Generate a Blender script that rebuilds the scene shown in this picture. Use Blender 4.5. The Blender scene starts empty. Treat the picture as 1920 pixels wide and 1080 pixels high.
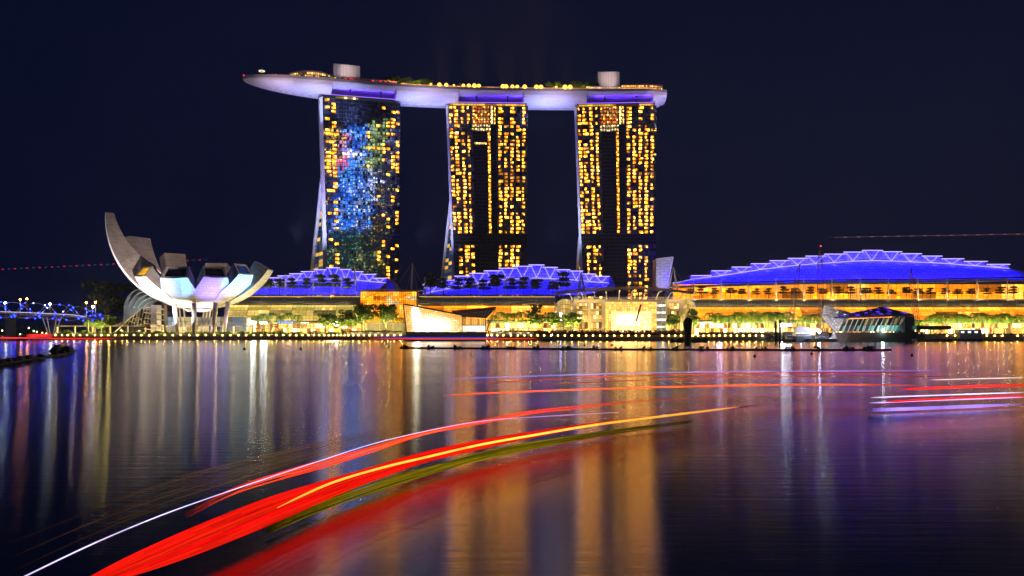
import bpy, math, random
from mathutils import Vector, Matrix, noise
random.seed(7)
S = bpy.context.scene
R = math.radians
# ------------------------------------------------------------------ camera
F, CX, HY, CH = 1640.0, 960.0, 620.0, 6.1       # focal length in pixels of the 1920 px frame, centre, horizon, eye height
cam_d = bpy.data.cameras.new("camera")
cam = bpy.data.objects.new("camera", cam_d)
S.collection.objects.link(cam)
cam.location = (0, 0, CH)
cam.rotation_euler = (R(90), 0, 0)
cam_d.sensor_width = 36.0
cam_d.lens = F / 1920 * 36
cam_d.shift_y = (HY - 540) / 1920
cam_d.clip_start = 0.5
cam_d.clip_end = 12000
S.camera = cam
# ------------------------------------------------------------------ sky, moonlight, exposure
W = bpy.data.worlds.new("World")
S.world = W
W.use_nodes = True
nt = W.node_tree
nt.nodes.clear()
out = nt.nodes.new("ShaderNodeOutputWorld")
add = nt.nodes.new("ShaderNodeAddShader")
sky = nt.nodes.new("ShaderNodeTexSky")
sky.sky_type = 'NISHITA'
sky.sun_disc = False
sky.sun_elevation = R(-5.0)
sky.sun_rotation = R(60)
sky.air_density = 1.2
sky.dust_density = 10.0
sky.ozone_density = 0.5
b1 = nt.nodes.new("ShaderNodeBackground")
b1.inputs[1].default_value = 0.15
b2 = nt.nodes.new("ShaderNodeBackground")
b2.inputs[0].default_value = (0.0006, 0.0026, 0.0185, 1)
b2.inputs[1].default_value = 1.0
nt.links.new(sky.outputs[0], b1.inputs[0])
nt.links.new(b1.outputs[0], add.inputs[0])
nt.links.new(b2.outputs[0], add.inputs[1])
nt.links.new(add.outputs[0], out.inputs[0])
sun_d = bpy.data.lights.new("moonlight", 'SUN')
sun_d.energy = 0.004
sun_d.angle = R(0.5)
sun_d.color = (0.8, 0.85, 1.0)
sun = bpy.data.objects.new("moonlight", sun_d)
sun.rotation_euler = (R(50), 0, R(-30))
S.collection.objects.link(sun)
S.view_settings.view_transform = 'Standard'
S.view_settings.look = 'None'
S.view_settings.exposure = 0.0
S.view_settings.gamma = 1.0
cy = S.cycles
cy.use_denoising = True
cy.max_bounces = 5
cy.diffuse_bounces = 2
cy.glossy_bounces = 4
cy.transmission_bounces = 4
cy.transparent_max_bounces = 6
cy.caustics_reflective = True
cy.sample_clamp_indirect = 12.0
cy.sample_clamp_direct = 60.0
cy.blur_glossy = 0.0
# ------------------------------------------------------------------ helpers
def X(px, Y): return (px - CX) * Y / F
def Z(py, Y): return CH + (HY - py) * Y / F
def P(px, py, Y): return Vector((X(px, Y), Y, Z(py, Y)))
def on_plane(px, py, z):
    Y = (CH - z) * F / (py - HY)
    return Vector((X(px, Y), Y, z))

class MB:
    def __init__(s):
        s.v = []; s.f = []; s.c = []
    def face(s, pts, col=None):
        n = len(s.v)
        s.v.extend([tuple(p) for p in pts])
        s.f.append(tuple(range(n, n + len(pts))))
        s.c.append(col)
    def box(s, x0, x1, y0, y1, z0, z1, col=None):
        s.hexa([(x0, y0, z0), (x1, y0, z0), (x1, y1, z0), (x0, y1, z0), (x0, y0, z1), (x1, y0, z1), (x1, y1, z1), (x0, y1, z1)], col)
    def hexa(s, p, col=None):
        n = len(s.v)
        s.v.extend([tuple(q) for q in p])
        for q in ((0, 3, 2, 1), (4, 5, 6, 7), (0, 1, 5, 4), (1, 2, 6, 5), (2, 3, 7, 6), (3, 0, 4, 7)):
            s.f.append(tuple(n + i for i in q)); s.c.append(col)
    def prism(s, poly, d, col=None):
        """closed polygon poly (3D points) extruded by the vector d"""
        d = Vector(d); a = [Vector(p) for p in poly]; b = [p + d for p in a]
        n = len(s.v); k = len(a)
        s.v.extend([tuple(p) for p in a + b])
        s.f.append(tuple(n + i for i in range(k))); s.c.append(col)
        s.f.append(tuple(n + k + i for i in reversed(range(k)))); s.c.append(col)
        for i in range(k):
            j = (i + 1) % k
            s.f.append((n + i, n + k + i, n + k + j, n + j)); s.c.append(col)
    def tube(s, pts, r, n=6, col=None, flat=1.0):
        pts = [Vector(p) for p in pts]
        k = len(pts); base = len(s.v)
        rs = r if isinstance(r, (list, tuple)) else [r] * k
        for i, p in enumerate(pts):
            t = (pts[min(i + 1, k - 1)] - pts[max(i - 1, 0)]).normalized()
            up = Vector((0, 0, 1)) if abs(t.z) < 0.95 else Vector((0, 1, 0))
            a = t.cross(up).normalized(); b = a.cross(t).normalized()
            for j in range(n):
                w = 2 * math.pi * j / n
                s.v.append(tuple(p + a * (math.cos(w) * rs[i]) + b * (math.sin(w) * rs[i] * flat)))
        for i in range(k - 1):
            for j in range(n):
                j2 = (j + 1) % n
                s.f.append((base + i * n + j, base + i * n + j2, base + (i + 1) * n + j2, base + (i + 1) * n + j)); s.c.append(col)
        s.f.append(tuple(base + j for j in reversed(range(n)))); s.c.append(col)
        s.f.append(tuple(base + (k - 1) * n + j for j in range(n))); s.c.append(col)
    def ball(s, c, r, n=8, m=5, col=None, sz=1.0):
        c = Vector(c); base = len(s.v)
        s.v.append(tuple(c + Vector((0, 0, -r * sz))))
        for i in range(1, m):
            a = -math.pi / 2 + math.pi * i / m
            for j in range(n):
                w = 2 * math.pi * j / n
                s.v.append(tuple(c + Vector((r * math.cos(a) * math.cos(w), r * math.cos(a) * math.sin(w), r * sz * math.sin(a)))))
        s.v.append(tuple(c + Vector((0, 0, r * sz))))
        top = len(s.v) - 1
        for j in range(n):
            j2 = (j + 1) % n
            s.f.append((base, base + 1 + j2, base + 1 + j)); s.c.append(col)
            for i in range(m - 2):
                q = base + 1 + i * n
                s.f.append((q + j, q + j2, q + n + j2, q + n + j)); s.c.append(col)
            q = base + 1 + (m - 2) * n
            s.f.append((q + j, q + j2, top)); s.c.append(col)
    def grid(s, fn, nu, nv, col=None):
        """open sheet fn(i/nu, j/nv); col may be a function (i, j) -> colour"""
        base = len(s.v)
        for j in range(nv + 1):
            for i in range(nu + 1):
                s.v.append(tuple(fn(i / nu, j / nv)))
        for j in range(nv):
            for i in range(nu):
                q = base + j * (nu + 1) + i
                s.f.append((q, q + 1, q + nu + 2, q + nu + 1))
                s.c.append(col(i, j) if callable(col) else col)
    def leaves(s, c, rad, n, size, col=None, rng=random, shell=0.35):
        c = Vector(c)
        for _ in range(n):
            d = Vector((rng.gauss(0, 1), rng.gauss(0, 1), rng.gauss(0, 1)))
            if d.length < 1e-6: continue
            d.normalize()
            u = (shell + (1 - shell) * rng.random()) ** 0.6
            p = c + Vector((d.x * rad[0], d.y * rad[1], d.z * rad[2])) * u
            a = Vector((rng.gauss(0, 1), rng.gauss(0, 1), rng.gauss(0, .6))).normalized()
            b = a.cross(Vector((rng.gauss(0, 1), rng.gauss(0, 1), rng.gauss(0, 1)))).normalized()
            k = size * (0.6 + 0.8 * rng.random())
            cc = col
            s.face([p - a * k, p + b * k * .5, p + a * k, p - b * k * .5], cc)
    def build(s, name, mat, parent=None, smooth=False):
        me = bpy.data.meshes.new(name)
        me.from_pydata(s.v, [], s.f)
        if any(c is not None for c in s.c):
            at = me.attributes.new("Col", 'FLOAT_COLOR', 'FACE')
            flat = []
            for c in s.c:
                c = c or (1, 1, 1)
                flat.extend((c[0], c[1], c[2], 1.0))
            at.data.foreach_set("color", flat)
        if smooth:
            me.polygons.foreach_set("use_smooth", [True] * len(me.polygons))
        me.materials.append(mat)
        me.update()
        o = bpy.data.objects.new(name, me)
        S.collection.objects.link(o)
        if parent is not None: o.parent = parent
        return o

def tag(o, label=None, cat=None, group=None, kind=None):
    if label: o["label"] = label
    if cat: o["category"] = cat
    if group: o["group"] = group
    if kind: o["kind"] = kind
    return o
def thing(name, label, cat, loc=(0, 0, 0), group=None, rz=0):
    o = bpy.data.objects.new(name, None)
    o.empty_display_size = 1
    S.collection.objects.link(o)
    o.location = loc
    o.rotation_euler = (0, 0, rz)
    bpy.context.view_layer.update() if False else None
    return tag(o, label, cat, group)
def copy_tree(o, parent=None):
    c = o.copy(); S.collection.objects.link(c); c.parent = parent
    for ch in [k for k in S.collection.objects if k.parent == o]:
        copy_tree(ch, c)
    return c
ORD = ("first second third fourth fifth sixth seventh eighth ninth tenth eleventh twelfth thirteenth fourteenth fifteenth sixteenth "
       "seventeenth eighteenth nineteenth twentieth").split()
def nth(i):
    if i < 20: return ORD[i]
    if i == 29: return "thirtieth"
    if i == 39: return "fortieth"
    return {2: "twenty-", 3: "thirty-", 4: "forty-"}[(i + 1) // 10] + ORD[(i + 1) % 10 - 1]

# ------------------------------------------------------------------ materials
def mat(name, col, rough=0.6, metal=0.0, var=0.15, scale=0.3, ior=1.5, attr=False):
    m = bpy.data.materials.new(name); m.use_nodes = True
    t = m.node_tree; b = t.nodes["Principled BSDF"]
    b.inputs["Roughness"].default_value = rough
    b.inputs["Metallic"].default_value = metal
    b.inputs["IOR"].default_value = ior
    n = t.nodes.new("ShaderNodeTexNoise"); n.inputs["Scale"].default_value = scale; n.inputs["Detail"].default_value = 4
    tc = t.nodes.new("ShaderNodeTexCoord"); t.links.new(tc.outputs["Object"], n.inputs["Vector"])
    r = t.nodes.new("ShaderNodeMapRange")
    r.inputs["To Min"].default_value = 1 - var; r.inputs["To Max"].default_value = 1 + var
    t.links.new(n.outputs["Fac"], r.inputs["Value"])
    mx = t.nodes.new("ShaderNodeVectorMath"); mx.operation = 'SCALE'
    if attr:
        a = t.nodes.new("ShaderNodeAttribute"); a.attribute_name = "Col"
        t.links.new(a.outputs["Color"], mx.inputs[0])
    else:
        mx.inputs[0].default_value = col
    t.links.new(r.outputs[0], mx.inputs["Scale"])
    t.links.new(mx.outputs[0], b.inputs["Base Color"])
    return m
def glow(name, col=None, strength=1.0):
    """a surface that gives off light; without a colour it takes the face colour of the lamp or lit pane"""
    m = bpy.data.materials.new(name); m.use_nodes = True
    t = m.node_tree; t.nodes.clear()
    o = t.nodes.new("ShaderNodeOutputMaterial"); e = t.nodes.new("ShaderNodeEmission")
    e.inputs[1].default_value = strength
    if col is None:
        a = t.nodes.new("ShaderNodeAttribute"); a.attribute_name = "Col"
        t.links.new(a.outputs["Color"], e.inputs[0])
    else:
        e.inputs[0].default_value = (*col, 1)
    t.links.new(e.outputs[0], o.inputs[0])
    return m
M = dict(
    tower_glass=mat("tower_glass", (0.02, 0.02, 0.025), 0.012, ior=2.5, attr=True, var=0.2, scale=0.05),
    sheen_glass=mat("sheen_glass", (0.02, 0.02, 0.03), 0.03, ior=2.5, attr=True, var=0.2, scale=0.05),
    mullion=mat("mullion", (0.03, 0.028, 0.03), 0.5, var=0.1),
    white_clad=mat("white_cladding", (0.72, 0.70, 0.72), 0.45, var=0.06, scale=0.2),
    hull=mat("hull_panel", (0.70, 0.68, 0.70), 0.42, var=0.08, scale=0.12),
    petal=mat("petal_panel", (0.74, 0.73, 0.74), 0.5, var=0.05, scale=0.1),
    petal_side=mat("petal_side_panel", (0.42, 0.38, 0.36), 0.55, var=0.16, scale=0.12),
    dark=mat("dark_metal", (0.02, 0.02, 0.022), 0.5),
    steel=mat("painted_steel", (0.62, 0.58, 0.52), 0.45),
    concrete=mat("concrete", (0.30, 0.28, 0.26), 0.8, scale=0.2),
    paving=mat("paving", (0.24, 0.22, 0.2), 0.8, scale=0.1),
    seawall=mat("seawall_stone", (0.24, 0.20, 0.15), 0.8, var=0.4, scale=0.5),
    roof_grey=mat("roof_sheet", (0.36, 0.33, 0.31), 0.45, var=0.12, scale=0.1),
    roof_brown=mat("roof_brown", (0.10, 0.075, 0.06), 0.5),
    roof_blue=mat("pale_roof_membrane", (0.62, 0.62, 0.66), 0.5, var=0.10, scale=0.06),
    stone=mat("cream_stone", (0.52, 0.44, 0.33), 0.7, var=0.1),
    timber=mat("weathered_timber", (0.05, 0.035, 0.028), 0.7, var=0.4, scale=1.0),
    rubber=mat("black_rubber", (0.012, 0.012, 0.012), 0.7),
    bark=mat("bark", (0.10, 0.08, 0.055), 0.9, var=0.4, scale=2),
    palm_bark=mat("palm_bark", (0.26, 0.23, 0.18), 0.8, var=0.3, scale=2),
    leaf=mat("broad_leaf", (0.070, 0.135, 0.010), 0.6, var=0.55, scale=0.35),
    leaf_dark=mat("dark_leaf", (0.03, 0.045, 0.018), 0.6, var=0.5, scale=0.5),
    frond=mat("palm_frond", (0.080, 0.17, 0.008), 0.5, var=0.5, scale=0.5),
    hedge=mat("hedge_leaf", (0.08, 0.12, 0.015), 0.6, var=0.6, scale=0.25),
    cable=mat("steel_cable", (0.35, 0.32, 0.28), 0.4),
    hull_white=mat("boat_paint", (0.26, 0.25, 0.25), 0.4),
    lit=glow("lit_pane"),
    cloth=mat("clothing", (0.1, 0.08, 0.07), 0.8, attr=True),
)
def seams(m, sx, sz, mortar=.02, dark=.6, mix=.86):
    """cladding joints and panel-to-panel shade differences on a flat-coloured material"""
    t = m.node_tree; b = t.nodes["Principled BSDF"]; src = b.inputs["Base Color"].links[0].from_socket
    tc = t.nodes.new("ShaderNodeTexCoord"); s_ = t.nodes.new("ShaderNodeSeparateXYZ"); cb = t.nodes.new("ShaderNodeCombineXYZ")
    t.links.new(tc.outputs["Object"], s_.inputs[0])
    for ax, k, to in (("X", sx, "X"), ("Z", sz, "Y")):
        q = t.nodes.new("ShaderNodeMath"); q.operation = 'MULTIPLY'; q.inputs[1].default_value = k
        t.links.new(s_.outputs[ax], q.inputs[0]); t.links.new(q.outputs[0], cb.inputs[to])
    br = t.nodes.new("ShaderNodeTexBrick"); br.inputs["Scale"].default_value = 1.0; br.inputs["Mortar Size"].default_value = mortar
    br.inputs["Color1"].default_value = (1, 1, 1, 1); br.inputs["Color2"].default_value = (mix, mix, mix, 1); br.inputs["Mortar"].default_value = (dark, dark, dark, 1)
    t.links.new(cb.outputs[0], br.inputs["Vector"])
    mu = t.nodes.new("ShaderNodeVectorMath"); mu.operation = 'MULTIPLY'
    t.links.new(src, mu.inputs[0]); t.links.new(br.outputs["Color"], mu.inputs[1]); t.links.new(mu.outputs[0], b.inputs["Base Color"])
seams(M["roof_blue"], .09, .12, .03, .45, .72)
seams(M["petal"], .12, .16, .014, .6, .9)
seams(M["roof_grey"], .2, .3, .03, .6, .85)
def light(kind, name, loc, energy, color, target=None, angle=60, radius=0.3, blend=0.6):
    d = bpy.data.lights.new(name, kind)
    d.energy = energy; d.color = color; d.shadow_soft_size = radius
    if kind == 'SPOT':
        d.spot_size = R(angle); d.spot_blend = blend
    if name == "end_wall_floodlight": d.volume_factor = 0.1
    o = bpy.data.objects.new(name, d); S.collection.objects.link(o)
    o.location = loc
    if target is not None:
        o.rotation_euler = (Vector(target) - Vector(loc)).to_track_quat('-Z', 'Y').to_euler()
    return o
def jit(c, a=0.2):
    k = 1 + random.uniform(-a, a)
    return (c[0] * k, c[1] * k, c[2] * k)
def mixc(a, b, t): return tuple(x + (y - x) * t for x, y in zip(a, b))
def interp(x, pts):
    if x <= pts[0][0]: return pts[0][1]
    for (x0, y0), (x1, y1) in zip(pts, pts[1:]):
        if x <= x1: return y0 + (y1 - y0) * (x - x0) / (x1 - x0)
    return pts[-1][1]

# ------------------------------------------------------------------ water and land
LAND = 3.0
def water_mat():
    m = bpy.data.materials.new("bay_water"); m.use_nodes = True
    t = m.node_tree; t.nodes.clear(); N = t.nodes.new; L = t.links.new
    o = N("ShaderNodeOutputMaterial"); mix = N("ShaderNodeMixShader"); df = N("ShaderNodeBsdfDiffuse"); gl = N("ShaderNodeBsdfAnisotropic"); fr = N("ShaderNodeFresnel")
    df.inputs[0].default_value = (0.003, 0.004, 0.008, 1)
    gl.distribution = 'BECKMANN'
    gl.inputs["Color"].default_value = (1, 1, 1, 1)
    gl.inputs["Anisotropy"].default_value = 0.37             # wavelets are steeper towards the viewer than sideways
    tg = N("ShaderNodeCombineXYZ"); tg.inputs[0].default_value = 1.0; L(tg.outputs[0], gl.inputs["Tangent"])
    fr.inputs["IOR"].default_value = 3.0
    tc = N("ShaderNodeTexCoord")
    def nz(sx, sy, sc, det):
        mp = N("ShaderNodeMapping"); mp.inputs["Scale"].default_value = (sx, sy, 1); n = N("ShaderNodeTexNoise")
        n.inputs["Scale"].default_value = sc; n.inputs["Detail"].default_value = det
        L(tc.outputs["Object"], mp.inputs[0]); L(mp.outputs[0], n.inputs["Vector"]); return n.outputs["Fac"]
    mr = N("ShaderNodeMapRange"); mr.inputs["From Min"].default_value = .3; mr.inputs["From Max"].default_value = .7
    mr.inputs["To Min"].default_value = 0.155; mr.inputs["To Max"].default_value = 0.18
    L(nz(.012, .04, 1.0, 2), mr.inputs["Value"]); L(mr.outputs[0], gl.inputs["Roughness"])
    a = N("ShaderNodeMath"); a.operation = 'MULTIPLY_ADD'; a.inputs[1].default_value = .35
    L(nz(.16, 1.6, 5.0, 2), a.inputs[0]); L(nz(.10, 1.2, 1.5, 3), a.inputs[2])
    bp = N("ShaderNodeBump"); bp.inputs["Strength"].default_value = 0.4; bp.inputs["Distance"].default_value = 0.03
    L(a.outputs[0], bp.inputs["Height"])
    for q in (df, gl, fr): L(bp.outputs[0], q.inputs["Normal"])
    L(fr.outputs[0], mix.inputs[0]); L(df.outputs[0], mix.inputs[1]); L(gl.outputs[0], mix.inputs[2]); L(mix.outputs[0], o.inputs[0])
    return m
w = MB(); w.face([(-6000, -400, 0), (6000, -400, 0), (6000, 7000, 0), (-6000, 7000, 0)])
tag(w.build("bay_water", water_mat()), kind="structure", label="dark rippled bay water mirroring the city lights", cat="water")

SHORE = [(96, 640), (100, 578), (200, 574), (420, 572), (760, 566), (905, 560), (1000, 545), (1090, 530), (1190, 524), (1300, 522),
         (1400, 527), (1470, 534), (1560, 534), (1720, 530), (1800, 526), (1930, 524), (2300, 524)]
def shoreY(px): return interp(px, SHORE[1:])
sh = [Vector((X(px, Y), Y, LAND)) for px, Y in SHORE]
g = MB()
poly = sh + [Vector((900, 1500, LAND)), Vector((X(96, 640) - 60, 1500, LAND))]
g.face(poly)
tag(g.build("ground", M["paving"]), kind="structure", label="paved waterfront land the resort stands on", cat="ground")
g = MB()
for a, b in zip(sh, sh[1:]):
    g.face([a + Vector((0, 0, .004 - LAND - .5)), b + Vector((0, 0, .004 - LAND - .5)), b + Vector((0, 0, -0.02)), a + Vector((0, 0, -0.02))])
    d = (b - a).normalized(); nrm = Vector((d.y, -d.x, 0))
    g.hexa([a + nrm * .7 + Vector((0, 0, -1.0)), b + nrm * .7 + Vector((0, 0, -1.0)), b - nrm * .5 + Vector((0, 0, -1.0)), a - nrm * .5 + Vector((0, 0, -1.0)),
            a + nrm * .7 + Vector((0, 0, .35)), b + nrm * .7 + Vector((0, 0, .35)), b - nrm * .5 + Vector((0, 0, .35)), a - nrm * .5 + Vector((0, 0, .35))])
    g.hexa([a + nrm * 2.4 + Vector((0, 0, -3.4)), b + nrm * 2.4 + Vector((0, 0, -3.4)), b - nrm * .5 + Vector((0, 0, -3.4)), a - nrm * .5 + Vector((0, 0, -3.4)),
            a + nrm * 2.2 + Vector((0, 0, -2.1)), b + nrm * 2.2 + Vector((0, 0, -2.1)), b - nrm * .5 + Vector((0, 0, -2.1)), a - nrm * .5 + Vector((0, 0, -2.1))])
tag(g.build("seawall", M["seawall"]), "dark stone seawall along the whole waterfront promenade", "seawall")
# far bank behind the bridge on the left
g = MB(); Yb = 1000
g.face([(X(-900, Yb), Yb, 1.5), (X(130, Yb), Yb, 1.5), (X(130, Yb), 1800, 2), (X(-900, Yb), 1800, 2)])
g.face([(X(-900, Yb), Yb, -1), (X(130, Yb), Yb, -1), (X(130, Yb), Yb, 1.5), (X(-900, Yb), Yb, 1.5)])
tag(g.build("far_bank", M["seawall"]), kind="structure", label="low dark far bank beyond the bridge", cat="bank")
# ------------------------------------------------------------------ hotel towers
FL = 3.0
ZB, ZT = 20.0, 191.0
class Tower:
    def __init__(s, Yl, Yr, top, bot, back):
        s.Yl, s.Yr, s.top, s.bot, s.back = Yl, Yr, top, bot, back
        a = Vector((X(top[0], Yl), Yl, 0)); b = Vector((X(top[1], Yr), Yr, 0))
        s.d = (b - a).normalized(); s.n = Vector((s.d.y, -s.d.x, 0))
    def px(s, side, z):
        zb, zt = Z(540, 705), Z(185, 705)
        k = (z - zb) / (zt - zb)
        return s.bot[side] + (s.top[side] - s.bot[side]) * k
    def L(s, z): return Vector((X(s.px(0, z), s.Yl), s.Yl, z))
    def Rr(s, z): return Vector((X(s.px(1, z), s.Yr), s.Yr, z))
    def f(s, a, z, off=0.0):
        return s.L(z).lerp(s.Rr(z), a) + s.n * off
    def b(s, a, z):        # rear slab front-left corner: splits away from the front slab below the joint
        zm, pxm, pxb, dep = s.back
        if z >= zm: return s.L(z) - s.n * 11
        k = (zm - z) / (zm - Z(505, 720))
        top = s.L(zm) - s.n * 11
        Yb2 = s.Yl + 11 + dep
        bot = Vector((X(pxb, Yb2), Yb2, 0))
        p = top.lerp(bot, k); p.z = z
        return p
TW = [Tower(693, 711, (604, 751), (614.5, 748), (Z(330, 700), 606, 587, 34)),
      Tower(718, 721, (839.5, 990), (853, 987), (Z(372, 720), 843, 831.5, 30)),
      Tower(722.5, 718.5, (1080.5, 1231), (1093, 1228.5), (Z(440, 722), 1088, 1084, 24))]
WARM = [(2.0, .58, .008), (2.0, .66, .015), (2.0, .74, .05), (1.7, .44, .006), (2.0, .9, .16)]
def tower_windows(k):
    """lit windows of tower k as (a0, a1, z0, z1, colour, brightness)"""
    rng = random.Random(40 + k)
    out = []
    nfl = int((ZT - ZB) / FL)
    if k == 0:
        cols = [(.03, .085), (.115, .165)], [(.56, .60), (.63, .67), (.69, .735), (.76, .80), (.82, .865), (.885, .93), (.945, .985)]
        for j in range(nfl):
            z = ZT - (j + 1) * FL + .25
            for c, (a0, a1) in enumerate(cols[0]):
                if rng.random() < (.55 if j < 18 else .34):
                    e = .05 if (rng.random() < .25 and c == 0) else 0
                    out.append((a0, a1 + e, z, z + 2.0, rng.choice(WARM[:3]), rng.uniform(.7, 1.5)))
            for c, (a0, a1) in enumerate(cols[1]):
                pr = .15 + (.22 if c in (3, 4) and j > 34 else 0) + (.2 if c > 3 and j < 30 else 0) - (.15 if c < 2 and j > 20 else 0)
                if 35 <= j <= 36: pr = 0
                if rng.random() < pr:
                    out.append((a0, a1, z, z + 2.0, rng.choice(WARM[:3]), rng.uniform(.8, 1.5)))
        return out
    lc = [(.013, .050), (.074, .119), (.160, .202), (.235, .268)]
    rc = [(.627, .665), (.703, .741), (.780, .817), (.857, .896), (.930, .970)]
    for j in range(nfl):
        z = ZT - (j + 1) * FL + .25
        if 35 <= j <= 37: continue
        low = j > 37
        for c, (a0, a1) in enumerate(lc + rc):
            left = c < 4
            if low and c in (0, 8): continue
            if low and left and c == 3 and k == 1: a0, a1 = .245, .285
            if j < 5 and c in (5, 7): continue
            pr = .86 if not (j in (5, 6) and left) else .5
            if j < 5: pr = .82
            if low: pr = .74
            if rng.random() > pr: continue
            br = rng.choice([.25, .55, .9, 1.1, 1.3, 1.5, 1.7])
            if j < 5: br = rng.uniform(.6, 1.3)
            w = (a1 - a0)
            e = w * .45 if (rng.random() < .18 and c not in (3, 8)) else 0
            if j < 5 and c in (4, 6): e = w * .6
            if rng.random() < .25: a1 = a0 + w * .6
            out.append((a0, a1 + e, z, z + 2.0, rng.choice(WARM), br))
        if j < 5:                                            # red lit sky lobby block
            for q in range(6):
                a0 = .298 + q * .037
                out.append((a0, a0 + .030, z, z + 2.4, rng.choice([(1.0, .16, .03), (1.0, .24, .05), (1.0, .5, .12)]), rng.uniform(.25, .7)))
            out.append((.535, .56, z, z + 2.6, (1.0, .72, .3), rng.uniform(1.0, 2.2)))
            out.append((.575, .592, z, z + 2.4, (1.0, .5, .08), rng.uniform(.5, 1.2)))
        elif j < 7:
            for q in range(7):
                a0 = .295 + q * .034
                out.append((a0, a0 + .026, z + .3, z + 2.3, (1.0, .82, .42), rng.uniform(.35, .8)))
        elif not low:
            out.append((.492, .522, z + .2, z + 2.4, rng.choice(WARM[1:4]), rng.uniform(.5, 1.4)))
    if k == 1:
        for j in range(40, nfl):
            z = ZT - (j + 1) * FL + .25
            out.append((.615, .635, z, z + 2.3, (1.0, .6, .15), .9))
        for q in range(5):
            z = ZT - 10.55 * FL
            out.append((.315 + q * .032, .345 + q * .032, z, z + 1.5, (1.0, .7, .22), rng.uniform(.6, 1.8)))
    return out
TL = ["dark glass hotel tower mirroring blue city lights, below the ship-shaped roof's left part",
      "middle hotel tower of the three with golden lit windows and dark central strip",
      "tall hotel tower with golden windows under the ship-shaped roof's right end"]
for k, T in enumerate(TW):
    rng = random.Random(90 + k)
    base = T.f(.5, LAND); base.z = LAND
    root = thing("hotel_tower", TL[k], "hotel tower", (0, 0, 0), "hotel towers carrying the roof park")
    nfl = int((ZT - ZB) / FL)
    # glass skin: every pane is its own slightly tilted sheet
    g = MB(); NC = 30
    for j in range(nfl):
        z0 = ZT - (j + 1) * FL; z1 = z0 + FL
        for i in range(NC):
            a0, a1 = i / NC, (i + 1) / NC
            t1, t2, t3 = (rng.gauss(0, .0042 if k == 0 else .007) for _ in range(3))
            r_ = rng.random()
            core = .28 < a0 < .6
            if k == 0: col = (.012, .016, .028) if r_ < .75 else (.05, .055, .075)
            elif core or 35 <= j <= 37: col = (.012, .011, .012)
            else: col = (.016, .015, .018) if r_ < .5 else (.10, .095, .11)
            g.face([T.f(a0, z0, t1), T.f(a1, z0, t2), T.f(a1, z1, t2 + t3), T.f(a0, z1, t1 + t3)], col)
    g.build("glass_facade", M["tower_glass"] if k else M["sheen_glass"], root)
    g = MB()
    for j in range(nfl + 1):
        z = ZT - j * FL
        g.hexa([T.f(0, z - .16, .02), T.f(1, z - .16, .02), T.f(1, z - .16, .22), T.f(0, z - .16, .22),
                T.f(0, z + .16, .02), T.f(1, z + .16, .02), T.f(1, z + .16, .22), T.f(0, z + .16, .22)])
    for i in range(1, NC):
        a = i / NC; e = .0014
        g.hexa([T.f(a - e, ZB, .02), T.f(a + e, ZB, .02), T.f(a + e, ZB, .26), T.f(a - e, ZB, .26),
                T.f(a - e, ZT - .2, .02), T.f(a + e, ZT - .2, .02), T.f(a + e, ZT - .2, .26), T.f(a - e, ZT - .2, .26)])
    g.build("mullion_grid", M["mullion"], root)
    # solid behind the skin
    g = MB(); NZ = 24
    for j in range(NZ):
        z0 = ZB + (ZT - ZB) * j / NZ; z1 = ZB + (ZT - ZB) * (j + 1) / NZ
        c = lambda a, z, o: T.f(a, z, o)
        g.face([c(0, z0, -11), c(0, z0, -.03), c(0, z1, -.03), c(0, z1, -11)])
        g.face([c(1, z0, -.03), c(1, z0, -24), c(1, z1, -24), c(1, z1, -.03)])
        p = [T.b(0, z0), T.b(0, z1)]
        q = [pp + T.d * 62 for pp in p]; r0 = [pp - T.n * 11 for pp in p]; r1 = [pp + T.d * 62 - T.n * 11 for pp in p]
        g.face([p[0], q[0], q[1], p[1]]); g.face([r0[0], p[0], p[1], r0[1]]); g.face([r1[0], r0[0], r0[1], r1[1]]); g.face([q[0], r1[0], r1[1], q[1]])
    g.face([T.f(0, ZT, 0), T.f(1, ZT, 0), T.f(1, ZT, -24), T.f(0, ZT, -24)])
    g.build("slab_core", M["concrete"], root)
    # white end walls of the front and rear slab
    g = MB()
    for j in range(NZ):
        z0 = ZB + (ZT - ZB) * j / NZ; z1 = ZB + (ZT - ZB) * (j + 1) / NZ
        w0 = 2.3 if k == 0 else 1.7
        def fin(z): return [T.f(0, z, .7) - T.d * w0, T.f(0, z, .7) + T.d * .15, T.f(0, z, -11) + T.d * .15, T.f(0, z, -11) - T.d * w0]
        a, b = fin(z0), fin(z1); g.hexa(a + b)
    g.build("end_wall", M["white_clad"], root)
    g = MB(); zm = T.back[0]
    for j in range(16):
        z0 = ZB + (zm - ZB) * j / 16; z1 = ZB + (zm - ZB) * (j + 1) / 16
        def fin(z):
            p = T.b(0, z); return [p - T.d * 1.9, p + T.d * .6, p + T.d * .6 - T.n * 11, p - T.d * 1.9 - T.n * 11]
        g.hexa(fin(z0) + fin(z1))
    g.build("rear_leg_wall", M["white_clad"], root)
    # atrium glass in the gap between the legs
    g = MB(); nz = int((zm - 6 - ZB) / FL)
    for j in range(nz):
        z0 = ZB + j * FL; z1 = z0 + FL - .3
        for i in range(3):
            def q(t, z):
                return (T.b(0, z) + T.d * .7 + T.n * .5).lerp(T.L(z) - T.n * 10.5 + T.d * 1.5, t)
            lit = rng.random() < .25
            col = jit((1.0, .55, .1), .3) if lit else ((.01, .03, .09) if rng.random() < .7 else (.06, .07, .1))
            g.face([q(i / 3, z0), q((i + .9) / 3, z0), q((i + .9) / 3, z1), q(i / 3, z1)], col)
    g.build("atrium_glazing", M["lit"], root)
    g = MB()                                              # dim curtained panes; on the left tower a blue sheen painted as glow
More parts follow.
